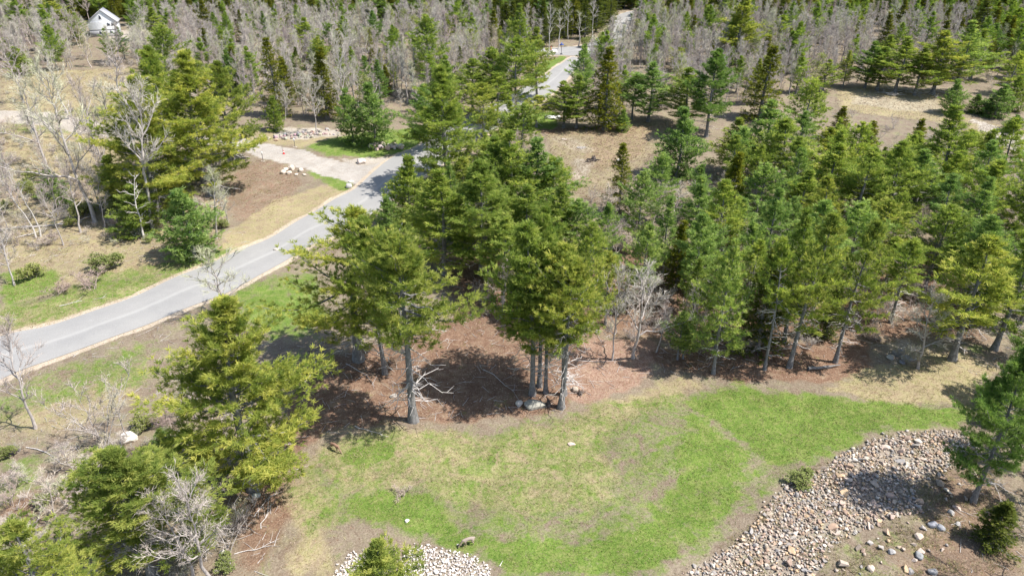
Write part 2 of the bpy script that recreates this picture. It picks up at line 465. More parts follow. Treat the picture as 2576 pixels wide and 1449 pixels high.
base = mixc(t, 0.5, two(n_fine, (0.15, 0.115, 0.08), (0.26, 0.21, 0.16), (0.44, 0.37, 0.29)), two(n_mid2, (0.20, 0.14, 0.10), (0.27, 0.22, 0.16), (0.28, 0.26, 0.14)))
dry = mixc(t, 0.5, two(n_fine, (0.24, 0.19, 0.10), (0.38, 0.31, 0.19), (0.53, 0.45, 0.30)), two(n_mid, (0.31, 0.22, 0.16), (0.37, 0.31, 0.18), (0.33, 0.32, 0.14)))
green = mixc(t, 0.5, two(n_fine, (0.075, 0.13, 0.025), (0.155, 0.235, 0.045), (0.32, 0.345, 0.12)), two(n_mid, (0.095, 0.18, 0.028), (0.16, 0.24, 0.045), (0.28, 0.28, 0.11)))
rust = mixc(t, 0.5, two(n_fine, (0.10, 0.055, 0.038), (0.22, 0.13, 0.09), (0.42, 0.29, 0.21)), two(n_mid, (0.15, 0.09, 0.06), (0.23, 0.145, 0.10), (0.35, 0.27, 0.19)))
leaf = mixc(t, 0.6, two(n_fine, (0.18, 0.095, 0.06), (0.34, 0.22, 0.16), (0.62, 0.48, 0.38), 0.38, 0.62), two(n_mid, (0.25, 0.15, 0.10), (0.33, 0.21, 0.16), (0.38, 0.28, 0.20)))
heath = mixc(t, 0.5, two(n_fine, (0.14, 0.085, 0.06), (0.25, 0.165, 0.12), (0.38, 0.28, 0.20)), two(n_mid2, (0.19, 0.16, 0.08), (0.26, 0.16, 0.12), (0.33, 0.25, 0.19)))
pale = two(n_fine, (0.30, 0.25, 0.20), (0.46, 0.41, 0.35), (0.64, 0.58, 0.51))
sand = two(n_fine, (0.38, 0.30, 0.22), (0.52, 0.43, 0.33), (0.66, 0.57, 0.46))
dirt = mixc(t, 0.5, two(n_fine, (0.34, 0.30, 0.27), (0.45, 0.41, 0.37), (0.56, 0.52, 0.47)), two(n_mid, (0.38, 0.33, 0.28), (0.45, 0.41, 0.37), (0.50, 0.47, 0.43)))
c = mixc(t, masked(sA.outputs[2], n_mid2, 0.7), base, rust)
c = mixc(t, masked(aA.outputs['Alpha'], n_mid, 0.5), c, leaf)
c = mixc(t, masked(sB.outputs[0], n_mid, 1.6), c, heath)
c = mixc(t, masked(sA.outputs[1], n_mid, 0.7), c, dry)
c = mixc(t, masked(sA.outputs[0], mathn(t, 'ADD', mathn(t, 'MULTIPLY', n_mid2, 0.65), mathn(t, 'MULTIPLY', n_tuft, 0.35)), 2.6, 1.7), c, green)
c = mixc(t, masked(sB.outputs[1], n_mid, 0.6), c, pale)
c = mixc(t, masked(aB.outputs['Alpha'], n_mid, 0.3), c, dirt)
c = mixc(t, masked(sB.outputs[2], n_tuft, 0.6), c, sand)
c = mixc(t, 1.0, c, ramp(t, n_big, [(0.3, (0.70, 0.70, 0.70)), (0.7, (0.92, 0.92, 0.92))]), 'MULTIPLY')
bsum = mathn(t, 'ADD', n_fine, mathn(t, 'MULTIPLY', n_tuft, 0.8))
out(t, principled(t, c, 0.95, bsum, 0.9, 0.10, 0.1))
M_GROUND = mt
ground = link('ground', mesh_np('ground', np.stack([gx, gy, gz], 1), T, M_GROUND, True, {'zoneA': attrA, 'zoneB': attrB}))
tag(ground, kind='structure')

def strip(name, L, Rr, mat, dz, cross=8):
    n = len(L); V = []
    for i in range(n):
        for k in range(cross + 1):
            p = L[i] * (1 - k / cross) + Rr[i] * (k / cross)
            crown = 0.05 * (1 - (2 * k / cross - 1) ** 2)
            V.append((p[0], p[1], float(terr(p[0], p[1])) + dz + crown))
    T = []
    for i in range(n - 1):
        for k in range(cross):
            a = i * (cross + 1) + k; b = a + 1; c_ = a + cross + 1; d = c_ + 1
            T += [(a, b, d), (a, d, c_)]
    uv = np.array([(i / (n - 1) * 60, k / cross, 0, 1) for i in range(n) for k in range(cross + 1)])
    me = mesh_np(name, V, T, mat, True, {'across': uv})
    o = link(name, me); tag(o, kind='structure'); return o

ma, t = new_mat('asphalt')
geo = N(t, 'ShaderNodeNewGeometry'); pos = geo.outputs['Position']
at = N(t, 'ShaderNodeAttribute', attribute_name='across'); sp = N(t, 'ShaderNodeSeparateColor'); t.links.new(at.outputs['Color'], sp.inputs[0])
nf = noise(t, 9, 5, 0.7, pos); nb = noise(t, 0.35, 4, 0.6, pos, 0.5)
# worn wheel paths and a bleached centre joint follow the lanes
wv = mathn(t, 'SINE', mathn(t, 'MULTIPLY', sp.outputs[1], 6.2832 * 2))
cen = mathn(t, 'SUBTRACT', 1.0, mathn(t, 'MULTIPLY', mathn(t, 'ABSOLUTE', mathn(t, 'SUBTRACT', sp.outputs[1], mathn(t, 'ADD', 0.47, mathn(t, 'MULTIPLY', nb, 0.06)))), 16), True)
c = ramp(t, nf, [(0.3, (0.235, 0.228, 0.222)), (0.7, (0.34, 0.333, 0.325))])
c = mixc(t, 1.0, c, ramp(t, nb, [(0.3, (0.95, 0.95, 0.95)), (0.7, (1.05, 1.05, 1.04))]), 'MULTIPLY')
c = mixc(t, mathn(t, 'MULTIPLY', cen, 0.35), c, (0.46, 0.45, 0.43))
c = mixc(t, mathn(t, 'MULTIPLY', mathn(t, 'ADD', mathn(t, 'MULTIPLY', wv, 0.5), 0.5), 0.14), c, (0.21, 0.21, 0.212))
out(t, principled(t, c, 0.85, nf, 0.5, 0.01, 0.3))
strip('road', ROAD_L, ROAD_R, ma, 0.06)
strip('cross_road', CR_U, CR_D, ma, 0.09)

# ------------------------------------------------------------------ tree builders (prototypes)
def rot_any(v, ang, rg):
    """random unit vector at angle ang from v"""
    v = v / np.linalg.norm(v)
    r = rg.normal(size=3); r -= r.dot(v) * v; r /= np.linalg.norm(r) + 1e-9
    return v * math.cos(ang) + r * math.sin(ang)

def blades(centers, dirs, rg, n=8, length=0.42, width=0.13, spread=0.75, upb=0.25, tint=None):
    """fans of flat needle blades at each point"""
    m = len(centers)
    c = np.repeat(centers, n, 0); d = np.repeat(dirs, n, 0)
    d = d + rg.normal(size=(m * n, 3)) * spread
    d[:, 2] += upb
    d /= np.linalg.norm(d, axis=1)[:, None] + 1e-9
    up = np.array([0, 0, 1.0])[None, :] + rg.normal(size=(m * n, 3)) * 0.55
    s = np.cross(d, up); s /= np.linalg.norm(s, axis=1)[:, None] + 1e-9
    L = length * (0.6 + 0.8 * rg.random(m * n))[:, None]; wd = width * (0.7 + 0.6 * rg.random(m * n))[:, None]
    c = c + rg.normal(size=(m * n, 3)) * length * 0.18
    a = c - s * wd * 0.35; b = c + s * wd * 0.35
    mid = c + d * L * 0.55 + s * wd * 0.6; e = c + d * L
    V = np.stack([a, b, mid, e], 1).reshape(-1, 3)
    i = np.arange(m * n) * 4
    T = np.concatenate([np.stack([i, i + 1, i + 2], 1), np.stack([i, i + 2, i + 3], 1)])
    tn = rg.random(m) if tint is None else tint
    tt = np.repeat(tn, n * 4)
    tt = np.clip(tt, 0, 1)
    A = np.stack([tt, tt, tt, np.ones_like(tt)], 1)
    return V, T, A

def make_conifer(seed, H=18.0, cb=0.25, rad=4.2, whorls=14, per=5, young=False, spruce=False, dead=0.25, tufts=7, nb=11, blen=0.38, bw=0.075, lean=0.0, gap=0.0, trunk_r=None, pw=0.7, asc=0.16):
    rg = np.random.default_rng(seed)
    tr = MB()
    r0 = trunk_r if trunk_r else 0.017 * H + 0.02
    zz = np.linspace(0, H, 12)
    sway = np.stack([np.sin(zz * 0.25 + rg.random() * 6) * 0.12 * zz / H * 2 + lean * (zz / H) ** 2, np.cos(zz * 0.22 + rg.random() * 6) * 0.12 * zz / H * 2], 1)
    tp = np.column_stack([sway, zz])
    rr = r0 * (1 - 0.93 * zz / H); rr[0] *= 1.45
    tr.tube(tp, rr, 7)
    cs, ds, tn = [], [], []
    def at(z): return np.array([np.interp(z, zz, tp[:, 0]), np.interp(z, zz, tp[:, 1]), z])
    za = 0; ph1, ph2 = rg.random() * 6.28, rg.random() * 6.28
    for wi in range(whorls):
        f = wi / (whorls - 1)
        z = H * (cb + (0.97 - cb) * f ** 0.92) + rg.normal() * 0.12
        if spruce: prof = (1 - f) ** 0.85 * 1.0 + 0.05
        elif young: prof = min(1, (1 - f) * 1.35 + 0.06) * (0.75 + 0.25 * min(1, f * 5))
        else: prof = (0.66 + 0.34 * math.sin(min(1, f * 2.4) * math.pi / 2)) * min(1.0, (1 - f) ** pw * 1.25 + 0.06)
        za += rg.random() * 1.5
        k = per + (rg.random() < 0.4)
        for j in range(k):
            if rg.random() < gap: continue
            az = za + j * 2 * math.pi / k + rg.normal() * 0.28
            ln = rad * prof * (1 + (0.0 if (spruce or young) else 0.22) * math.sin(2 * az + ph1) + 0.14 * math.sin(3 * az + ph2 + f * 5)) * (rg.uniform(0.72, 1.15) if spruce or young else rg.uniform(0.5, 1.22))
            if ln < 0.35: ln = 0.35
            if spruce: el = -0.22 + 0.75 * f + rg.normal() * 0.08
            elif young: el = 0.12 + 0.75 * f + rg.normal() * 0.12
            else: el = asc + 0.88 * f ** 1.25 + rg.normal() * 0.13
            d0 = np.array([math.cos(az) * math.cos(el), math.sin(az) * math.cos(el), math.sin(el)])
            p0 = at(z)
            m = 6
            ts = np.linspace(0, 1, m)
            curve = (0.10 if not spruce else 0.16) * ln
            pts = p0 + np.outer(ts * ln, d0); pts[:, 2] += curve * (ts ** 2) - (0.12 * ln * np.sin(ts * math.pi) * (1 - f))
            pts[1:-1] += rg.normal(size=(m - 2, 3)) * 0.04 * ln
            br = max(0.018, r0 * 0.27 * (ln / rad) ** 1.0)
            tr.tube(pts, br * (1 - 0.8 * ts), 3)
            # side shoots carry the needles
            nshoot = max(3, int(tufts * (0.45 + 0.55 * ln / rad)))
            start = 0.12 if (young or spruce) else (0.34 if f < 0.55 else 0.2)
            limb_t = rg.uniform(-0.22, 0.22)
            for si in range(nshoot):
                s = start + (1.0 - start) * (si + rg.random() * 0.7) / nshoot
                q = np.array([np.interp(s, ts, pts[:, c_]) for c_ in range(3)])
                dl = pts[min(m - 1, int(s * (m - 1)) + 1)] - pts[int(min(s, 0.99) * (m - 1))]
                dl /= np.linalg.norm(dl) + 1e-9
                side = np.cross(dl, [0, 0, 1.0]); side /= np.linalg.norm(side) + 1e-9
                wid = (0.42 if not spruce else 0.30) * ln * (1.15 - 0.75 * s) + 0.2
                for sg in (-1, 1):
                    sl = wid * rg.uniform(0.55, 1.15)
                    sdv = side * sg * 0.8 + dl * 0.65; sdv[2] += 0.10 + rg.normal() * 0.12; sdv /= np.linalg.norm(sdv)
                    nt_ = max(1, int(sl / 0.42))
                    for u in range(nt_):
                        cpt = q + sdv * sl * ((u + 0.6) / nt_)
                        cpt[2] += 0.06 * u
                        cs.append(cpt + rg.normal(size=3) * np.array([0.09, 0.09, 0.13])); ds.append(sdv * 0.7 + dl * 0.3)
                        tn.append(limb_t + rg.uniform(0.15, 0.85))
                cs.append(q + rg.normal(size=3) * 0.08 + np.array([0, 0, 0.08])); ds.append(dl); tn.append(limb_t + rg.uniform(0.1, 0.8))
            cs.append(pts[-1]); ds.append(d0); tn.append(0.8)
    top = at(H)
    for q in range(5): cs.append(top - [0, 0, 0.35 * q]); ds.append(np.array([0, 0, 1.0])); tn.append(0.7)
    # dead, bare lower limbs
    if dead > 0:
        nd = int(dead * 40)
        dmb = MB()
        for i in range(nd):
            z = H * (0.12 + (cb - 0.08) * rg.random()); az = rg.random() * 6.28; ln = rg.uniform(0.7, 0.75 * rad)
            el = rg.uniform(-0.25, 0.3); d0 = np.array([math.cos(az) * math.cos(el), math.sin(az) * math.cos(el), math.sin(el)])
            ts = np.linspace(0, 1, 5); pts = at(z) + np.outer(ts * ln, d0); pts[2:] += rg.normal(size=(3, 3)) * 0.07 * ln; pts[:, 2] -= 0.10 * ln * ts ** 2
            dmb.tube(pts, 0.055 * (1 - 0.7 * ts), 3)
            for b in range(rg.integers(1, 4)):
                s = rg.uniform(0.35, 0.95); q = np.array([np.interp(s, ts, pts[:, c_]) for c_ in range(3)])
                e = q + rot_any(d0, rg.uniform(0.4, 0.9), rg) * rg.uniform(0.3, 0.9)
                dmb.tube([q, (q + e) / 2 + rg.normal(size=3) * 0.05, e], [0.02, 0.016, 0.006], 3)
        dead_me = dmb if nd else None
    else: dead_me = None
    V, Tt, A = blades(np.array(cs), np.array(ds), rg, nb, blen, bw, 0.62 if not spruce else 0.5, 0.36 if not spruce else 0.0, np.array(tn))
    fol = mesh_np('crown', V, Tt, M_SPRUCE if spruce else M_PINE, False, {'tint': A})
    n_live = sum(len(q) for q in tr.T)
    if dead_me: tr.add(np.vstack(dead_me.V), np.vstack(dead_me.T))
    tm = tr.mesh('trunk', M_BARK, True); tm.materials.append(M_DEAD)
    mi = np.zeros(len(tm.polygons), np.int32); mi[n_live:] = 1; tm.polygons.foreach_set('material_index', mi)
    return {'trunk': tm, 'crown': fol, 'H': H, 'R': float(np.percentile(np.hypot(V[:, 0] - lean * 0.4, V[:, 1]), 92))}

def make_bare(seed, H=11.0, spread=3.2, fork=0.35, limbs=11, mat_t=None, mat_c=None, birch=False, buds=0, stems=1, dens=1.0, up=0.75, dead=False):
    rg = np.random.default_rng(seed)
    tr = MB(); tw = []; bc = []; bd = []
    mat_t = mat_t or M_GREY; mat_c = mat_c or M_TWIG
    for st in range(stems):
        lean = rg.normal(size=2) * (0.05 if stems == 1 else 0.28) * H
        hs = H * (1 if st == 0 else rg.uniform(0.7, 0.98))
        zz = np.linspace(0, 1, 9)
        base_off = rg.normal(size=2) * (0 if stems == 1 else 0.25)
        sx = lean[0] * zz ** 1.3 + np.cumsum(rg.normal(size=9)) * 0.012 * H + base_off[0]; sy = lean[1] * zz ** 1.3 + np.cumsum(rg.normal(size=9)) * 0.012 * H + base_off[1]
        sx[0] = base_off[0]; sy[0] = base_off[1]
        tp = np.column_stack([sx, sy, zz * hs])
        r0 = (0.013 * H + 0.01) / (1 if stems == 1 else 1.5)
        tr.tube(tp, r0 * (1 - 0.9 * zz) * np.where(zz == 0, 1.3, 1), 6)
        n_l = max(4, int(limbs / stems ** 0.5))
        for i in range(n_l):
            f = fork + (0.97 - fork) * (i + rg.random()) / n_l
            p0 = np.array([np.interp(f, zz, tp[:, c_]) for c_ in range(3)])
            az = i * 2.4 + rg.normal() * 0.4
            g = (f - fork) / (1 - fork)
            el = (0.55 + 0.6 * g) * up / 0.75 + rg.normal() * 0.12
            ln = spread * (1.15 - 0.75 * g) * rg.uniform(0.75, 1.2)
            d0 = np.array([math.cos(az) * math.cos(el), math.sin(az) * math.cos(el), math.sin(el)])
            ts = np.linspace(0, 1, 7)
            pts = p0 + np.outer(ts * ln, d0) + np.vstack([np.zeros(3), np.cumsum(rg.normal(size=(6, 3)), 0) * 0.04 * ln])
            pts[:, 2] += 0.16 * ln * ts ** 2
            br = r0 * 0.45 * (ln / spread)
            tr.tube(pts, br * (1 - 0.85 * ts) + 0.008, 4)
            for b in range(int(7 * dens)):
                s = rg.uniform(0.18, 1.0); q = np.array([np.interp(s, ts, pts[:, c_]) for c_ in range(3)])
                dd = rot_any(d0 + np.array([0, 0, 0.3]), rg.uniform(0.35, 0.85), rg); l2 = ln * rg.uniform(0.22, 0.5) * (1.1 - 0.5 * s)
                t2 = np.linspace(0, 1, 4)
                p2 = q + np.outer(t2 * l2, dd); p2[1:] += rg.normal(size=(3, 3)) * 0.05 * l2; p2[:, 2] += 0.12 * l2 * t2 ** 2
                tr.tube(p2, (br * 0.4 + 0.012) * (1 - 0.7 * t2), 3)
                for k in range(0 if dead else int(6 * dens)):
                    s2 = rg.uniform(0.1, 1.0); q2 = np.array([np.interp(s2, t2, p2[:, c_]) for c_ in range(3)])
                    d2 = rot_any(dd + np.array([0, 0, 0.25]), rg.uniform(0.2, 0.8), rg); l3 = rg.uniform(0.3, 0.9) * (0.6 + 0.05 * H)
                    tw.append((q2, q2 + d2 * l3, 0.017))
                    for kk in range(3):
                        s3 = rg.uniform(0.25, 0.9); q3 = q2 + d2 * l3 * s3
                        d3 = rot_any(d2, rg.uniform(0.4, 0.8), rg); l4 = l3 * rg.uniform(0.3, 0.6)
                        tw.append((q3, q3 + d3 * l4, 0.012))
                        if rg.random() < buds: bc.append(q3 + d3 * l4); bd.append(d3)
    if tw:
        a = np.array([x[0] for x in tw]); b = np.array([x[1] for x in tw]); wd = np.array([x[2] for x in tw])[:, None]
        d = b - a; s = np.cross(d, rg.normal(size=d.shape)); s /= np.linalg.norm(s, axis=1)[:, None] + 1e-9
        V = np.stack([a - s * wd, a + s * wd, b], 1).reshape(-1, 3); i = np.arange(len(tw)) * 3
        Tt = np.stack([i, i + 1, i + 2], 1)
        twig = mesh_np('twigs', V, Tt, mat_c)
    else: twig = None
    bm_ = None
    if bc:
        V, Tt, A = blades(np.array(bc), np.array(bd), rg, 3, 0.16, 0.13, 0.8, 0.1)
        bm_ = mesh_np('buds', V, Tt, M_BUD, False, {'tint': A})
    return {'trunk': tr.mesh('trunk', mat_t, True), 'twigs': twig, 'buds': bm_, 'H': H, 'R': spread * 1.0}

PINES = [make_conifer(11 + i, 18, cb, r, wh, p, dead=dd, tufts=tf, gap=gp, pw=pw, lean=ln_, trunk_r=0.24) for i, (cb, r, wh, p, dd, tf, gp, pw, ln_) in enumerate([
    (0.22, 4.4, 15, 5, 0.25, 8, 0.08, 0.75, 0.2), (0.28, 4.2, 14, 5, 0.35, 8, 0.12, 0.6, -0.4), (0.16, 4.0, 16, 5, 0.15, 8, 0.06, 0.9, 0.0),
    (0.30, 4.6, 13, 5, 0.4, 9, 0.16, 0.65, 0.5), (0.20, 3.8, 16, 5, 0.2, 7, 0.08, 1.0, 0.1), (0.34, 4.0, 12, 5, 0.5, 8, 0.18, 0.8, -0.2),
    (0.25, 4.6, 14, 4, 0.3, 9, 0.22, 0.9, 0.4), (0.18, 3.6, 18, 4, 0.2, 7, 0.12, 1.1, 0.0), (0.38, 4.2, 11, 5, 0.5, 8, 0.2, 0.6, 0.3)])]
HERO = [make_conifer(41, 20, 0.12, 5.0, 21, 5, dead=0.2, tufts=12, nb=18, blen=0.32, bw=0.048, gap=0.03, pw=0.85, lean=-0.3, asc=0.05),
        make_conifer(42, 20, 0.50, 4.6, 13, 6, dead=1.7, tufts=10, nb=18, blen=0.32, bw=0.048, gap=0.05, pw=0.6),
        make_conifer(43, 20, 0.28, 5.0, 16, 5, dead=0.5, tufts=9, nb=18, blen=0.32, bw=0.048, gap=0.22, pw=0.7, lean=0.5),
        make_conifer(44, 20, 0.26, 4.8, 17, 5, dead=0.5, tufts=12, nb=18, blen=0.32, bw=0.048, gap=0.05, pw=0.8, lean=0.2, asc=0.1, trunk_r=0.28)]
BAREPINE = [make_conifer(61, 18, 0.50, 3.4, 10, 5, dead=0.8, tufts=7, gap=0.1, trunk_r=0.22), make_conifer(62, 18, 0.55, 3.0, 9, 5, dead=0.7, tufts=7, gap=0.15, trunk_r=0.2)]
YOUNG = [make_conifer(71 + i, 8, 0.03, r, 12, 6, young=True, dead=0, tufts=8, nb=9, blen=0.28, bw=0.07, gap=0.05) for i, r in enumerate([2.5, 2.2, 2.7])]
SPRUCES = [make_conifer(81 + i, 13, cb, r, 22, 6, spruce=True, dead=0.1, tufts=7, nb=8, blen=0.25, bw=0.07, gap=g) for i, (cb, r, g) in enumerate([(0.06, 2.5, 0.05), (0.12, 2.2, 0.12), (0.05, 2.9, 0.15)])]
BARES = [make_bare(101 + i, 11, s, f, l, dens=1.25) for i, (s, f, l) in enumerate([(3.4, 0.30, 12), (2.8, 0.38, 12), (3.8, 0.25, 13), (2.4, 0.35, 11), (3.0, 0.2, 12)])]
BUDDY = [make_bare(121 + i, 10, s, 0.28, 12, buds=0.75) for i, s in enumerate([2.6, 3.0, 2.3])]
BIRCH = [make_bare(131 + i, 12, 1.9, 0.45, 10, M_BIRCH, M_TWIG, dens=0.8) for i in range(2)]
UPRIGHT = [make_bare(181 + i, 12, s_, 0.30, 15, dens=1.1, up=u_) for i, (s_, u_) in enumerate([(2.3, 1.15), (2.7, 1.05), (2.0, 1.2)])]
DEADT = [make_bare(141 + i, 10, 2.3, 0.25, 13, M_DEAD, M_DEAD, dens=0.7, up=0.35, dead=True) for i in range(2)]
CLUMP = [make_bare(151 + i, 6, 1.8, 0.2, 13, stems=4, dens=0.8) for i in range(2)]
BRUSH = [make_bare(161 + i, 2.6, 1.1, 0.12, 12, stems=5, dens=0.8) for i in range(2)]
BUSHG = [make_bare(171, 2.4, 1.1, 0.1, 12, stems=5, dens=0.7, buds=0.9)]

TREES = []
def plant(proto, name, u, v, vt=None, wpx=None, label=None, cat='tree', group=None, tint=(1, 1, 1), seed=None, h=None, wid=None, btint=(1, 1, 1), xy=None, zone=None, look=None):
    """stand a tree with its foot at the ground point seen at (u, v)"""
    rg = random.Random(seed if seed is not None else hash((round(u), round(v))) & 0xffff)
    p = G(u, v) if xy is None else on_ground(*xy)
    if h is None:
        lo, hi = 0.3, 60
        for _ in range(30):
            m = (lo + hi) / 2
            if proj((p.x, p.y, p.z + m))[1] > vt: lo = m
            else: hi = m
        h = lo
    depth = proj((p.x, p.y, p.z + h * 0.5))[2]
    if wid is None: wid = wpx / FX * depth
    sz = h / proto['H']; sx = wid / (2 * proto['R'])
    e = empty(name, (p.x, p.y, p.z - 0.10), rg.random() * 6.283, (sx * rg.uniform(0.93, 1.07), sx * rg.uniform(0.93, 1.07), sz))
    e.rotation_euler = (rg.gauss(0, 0.022), rg.gauss(0, 0.022), e.rotation_euler[2])
    tr = link('trunk', proto['trunk'], e, color=btint)
    # keep trunks from swelling with wide crowns: trunk keeps its own girth
    for k, nm in (('crown', 'crown'), ('twigs', 'crown'), ('buds', 'new_leaves')):
        if proto.get(k): link(nm, proto[k], e, color=tint if k in ('crown', 'buds') else btint)
    tag(e, label, cat, group)
    TREES.append((e, p, u, v, h, zone, look, name))
    return e

# ------------------------------------------------------------------ trees, from the lawn back to the far woods
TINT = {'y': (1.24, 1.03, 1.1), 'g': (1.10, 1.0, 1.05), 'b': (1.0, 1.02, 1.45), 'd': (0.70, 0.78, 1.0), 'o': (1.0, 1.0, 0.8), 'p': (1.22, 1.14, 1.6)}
TWORD = {'y': 'yellow-green', 'g': 'mid-green', 'b': 'blue-green', 'd': 'dark green', 'o': 'olive', 'p': 'pale green'}
KINDS = {'P': (PINES, 'white_pine', 'pine tree'), 'H': (HERO, 'white_pine', 'pine tree'), 'Q': (BAREPINE, 'white_pine', 'pine tree'), 'Y': (YOUNG, 'young_pine', 'young pine'),
         'S': (SPRUCES, 'spruce_tree', 'spruce tree'), 'B': (BARES, 'bare_tree', 'bare tree'), 'D': (BUDDY, 'budding_tree', 'budding tree'),
         'U': (UPRIGHT, 'bare_tree', 'bare tree'), 'I': (BIRCH, 'birch_tree', 'birch tree'), 'X': (DEADT, 'dead_tree', 'dead tree'), 'C': (CLUMP, 'bare_tree', 'bare tree'), 'R': (BRUSH, 'bare_shrub', 'shrub'), 'G': (BUSHG, 'budding_shrub', 'shrub')}
GROUPN = {}
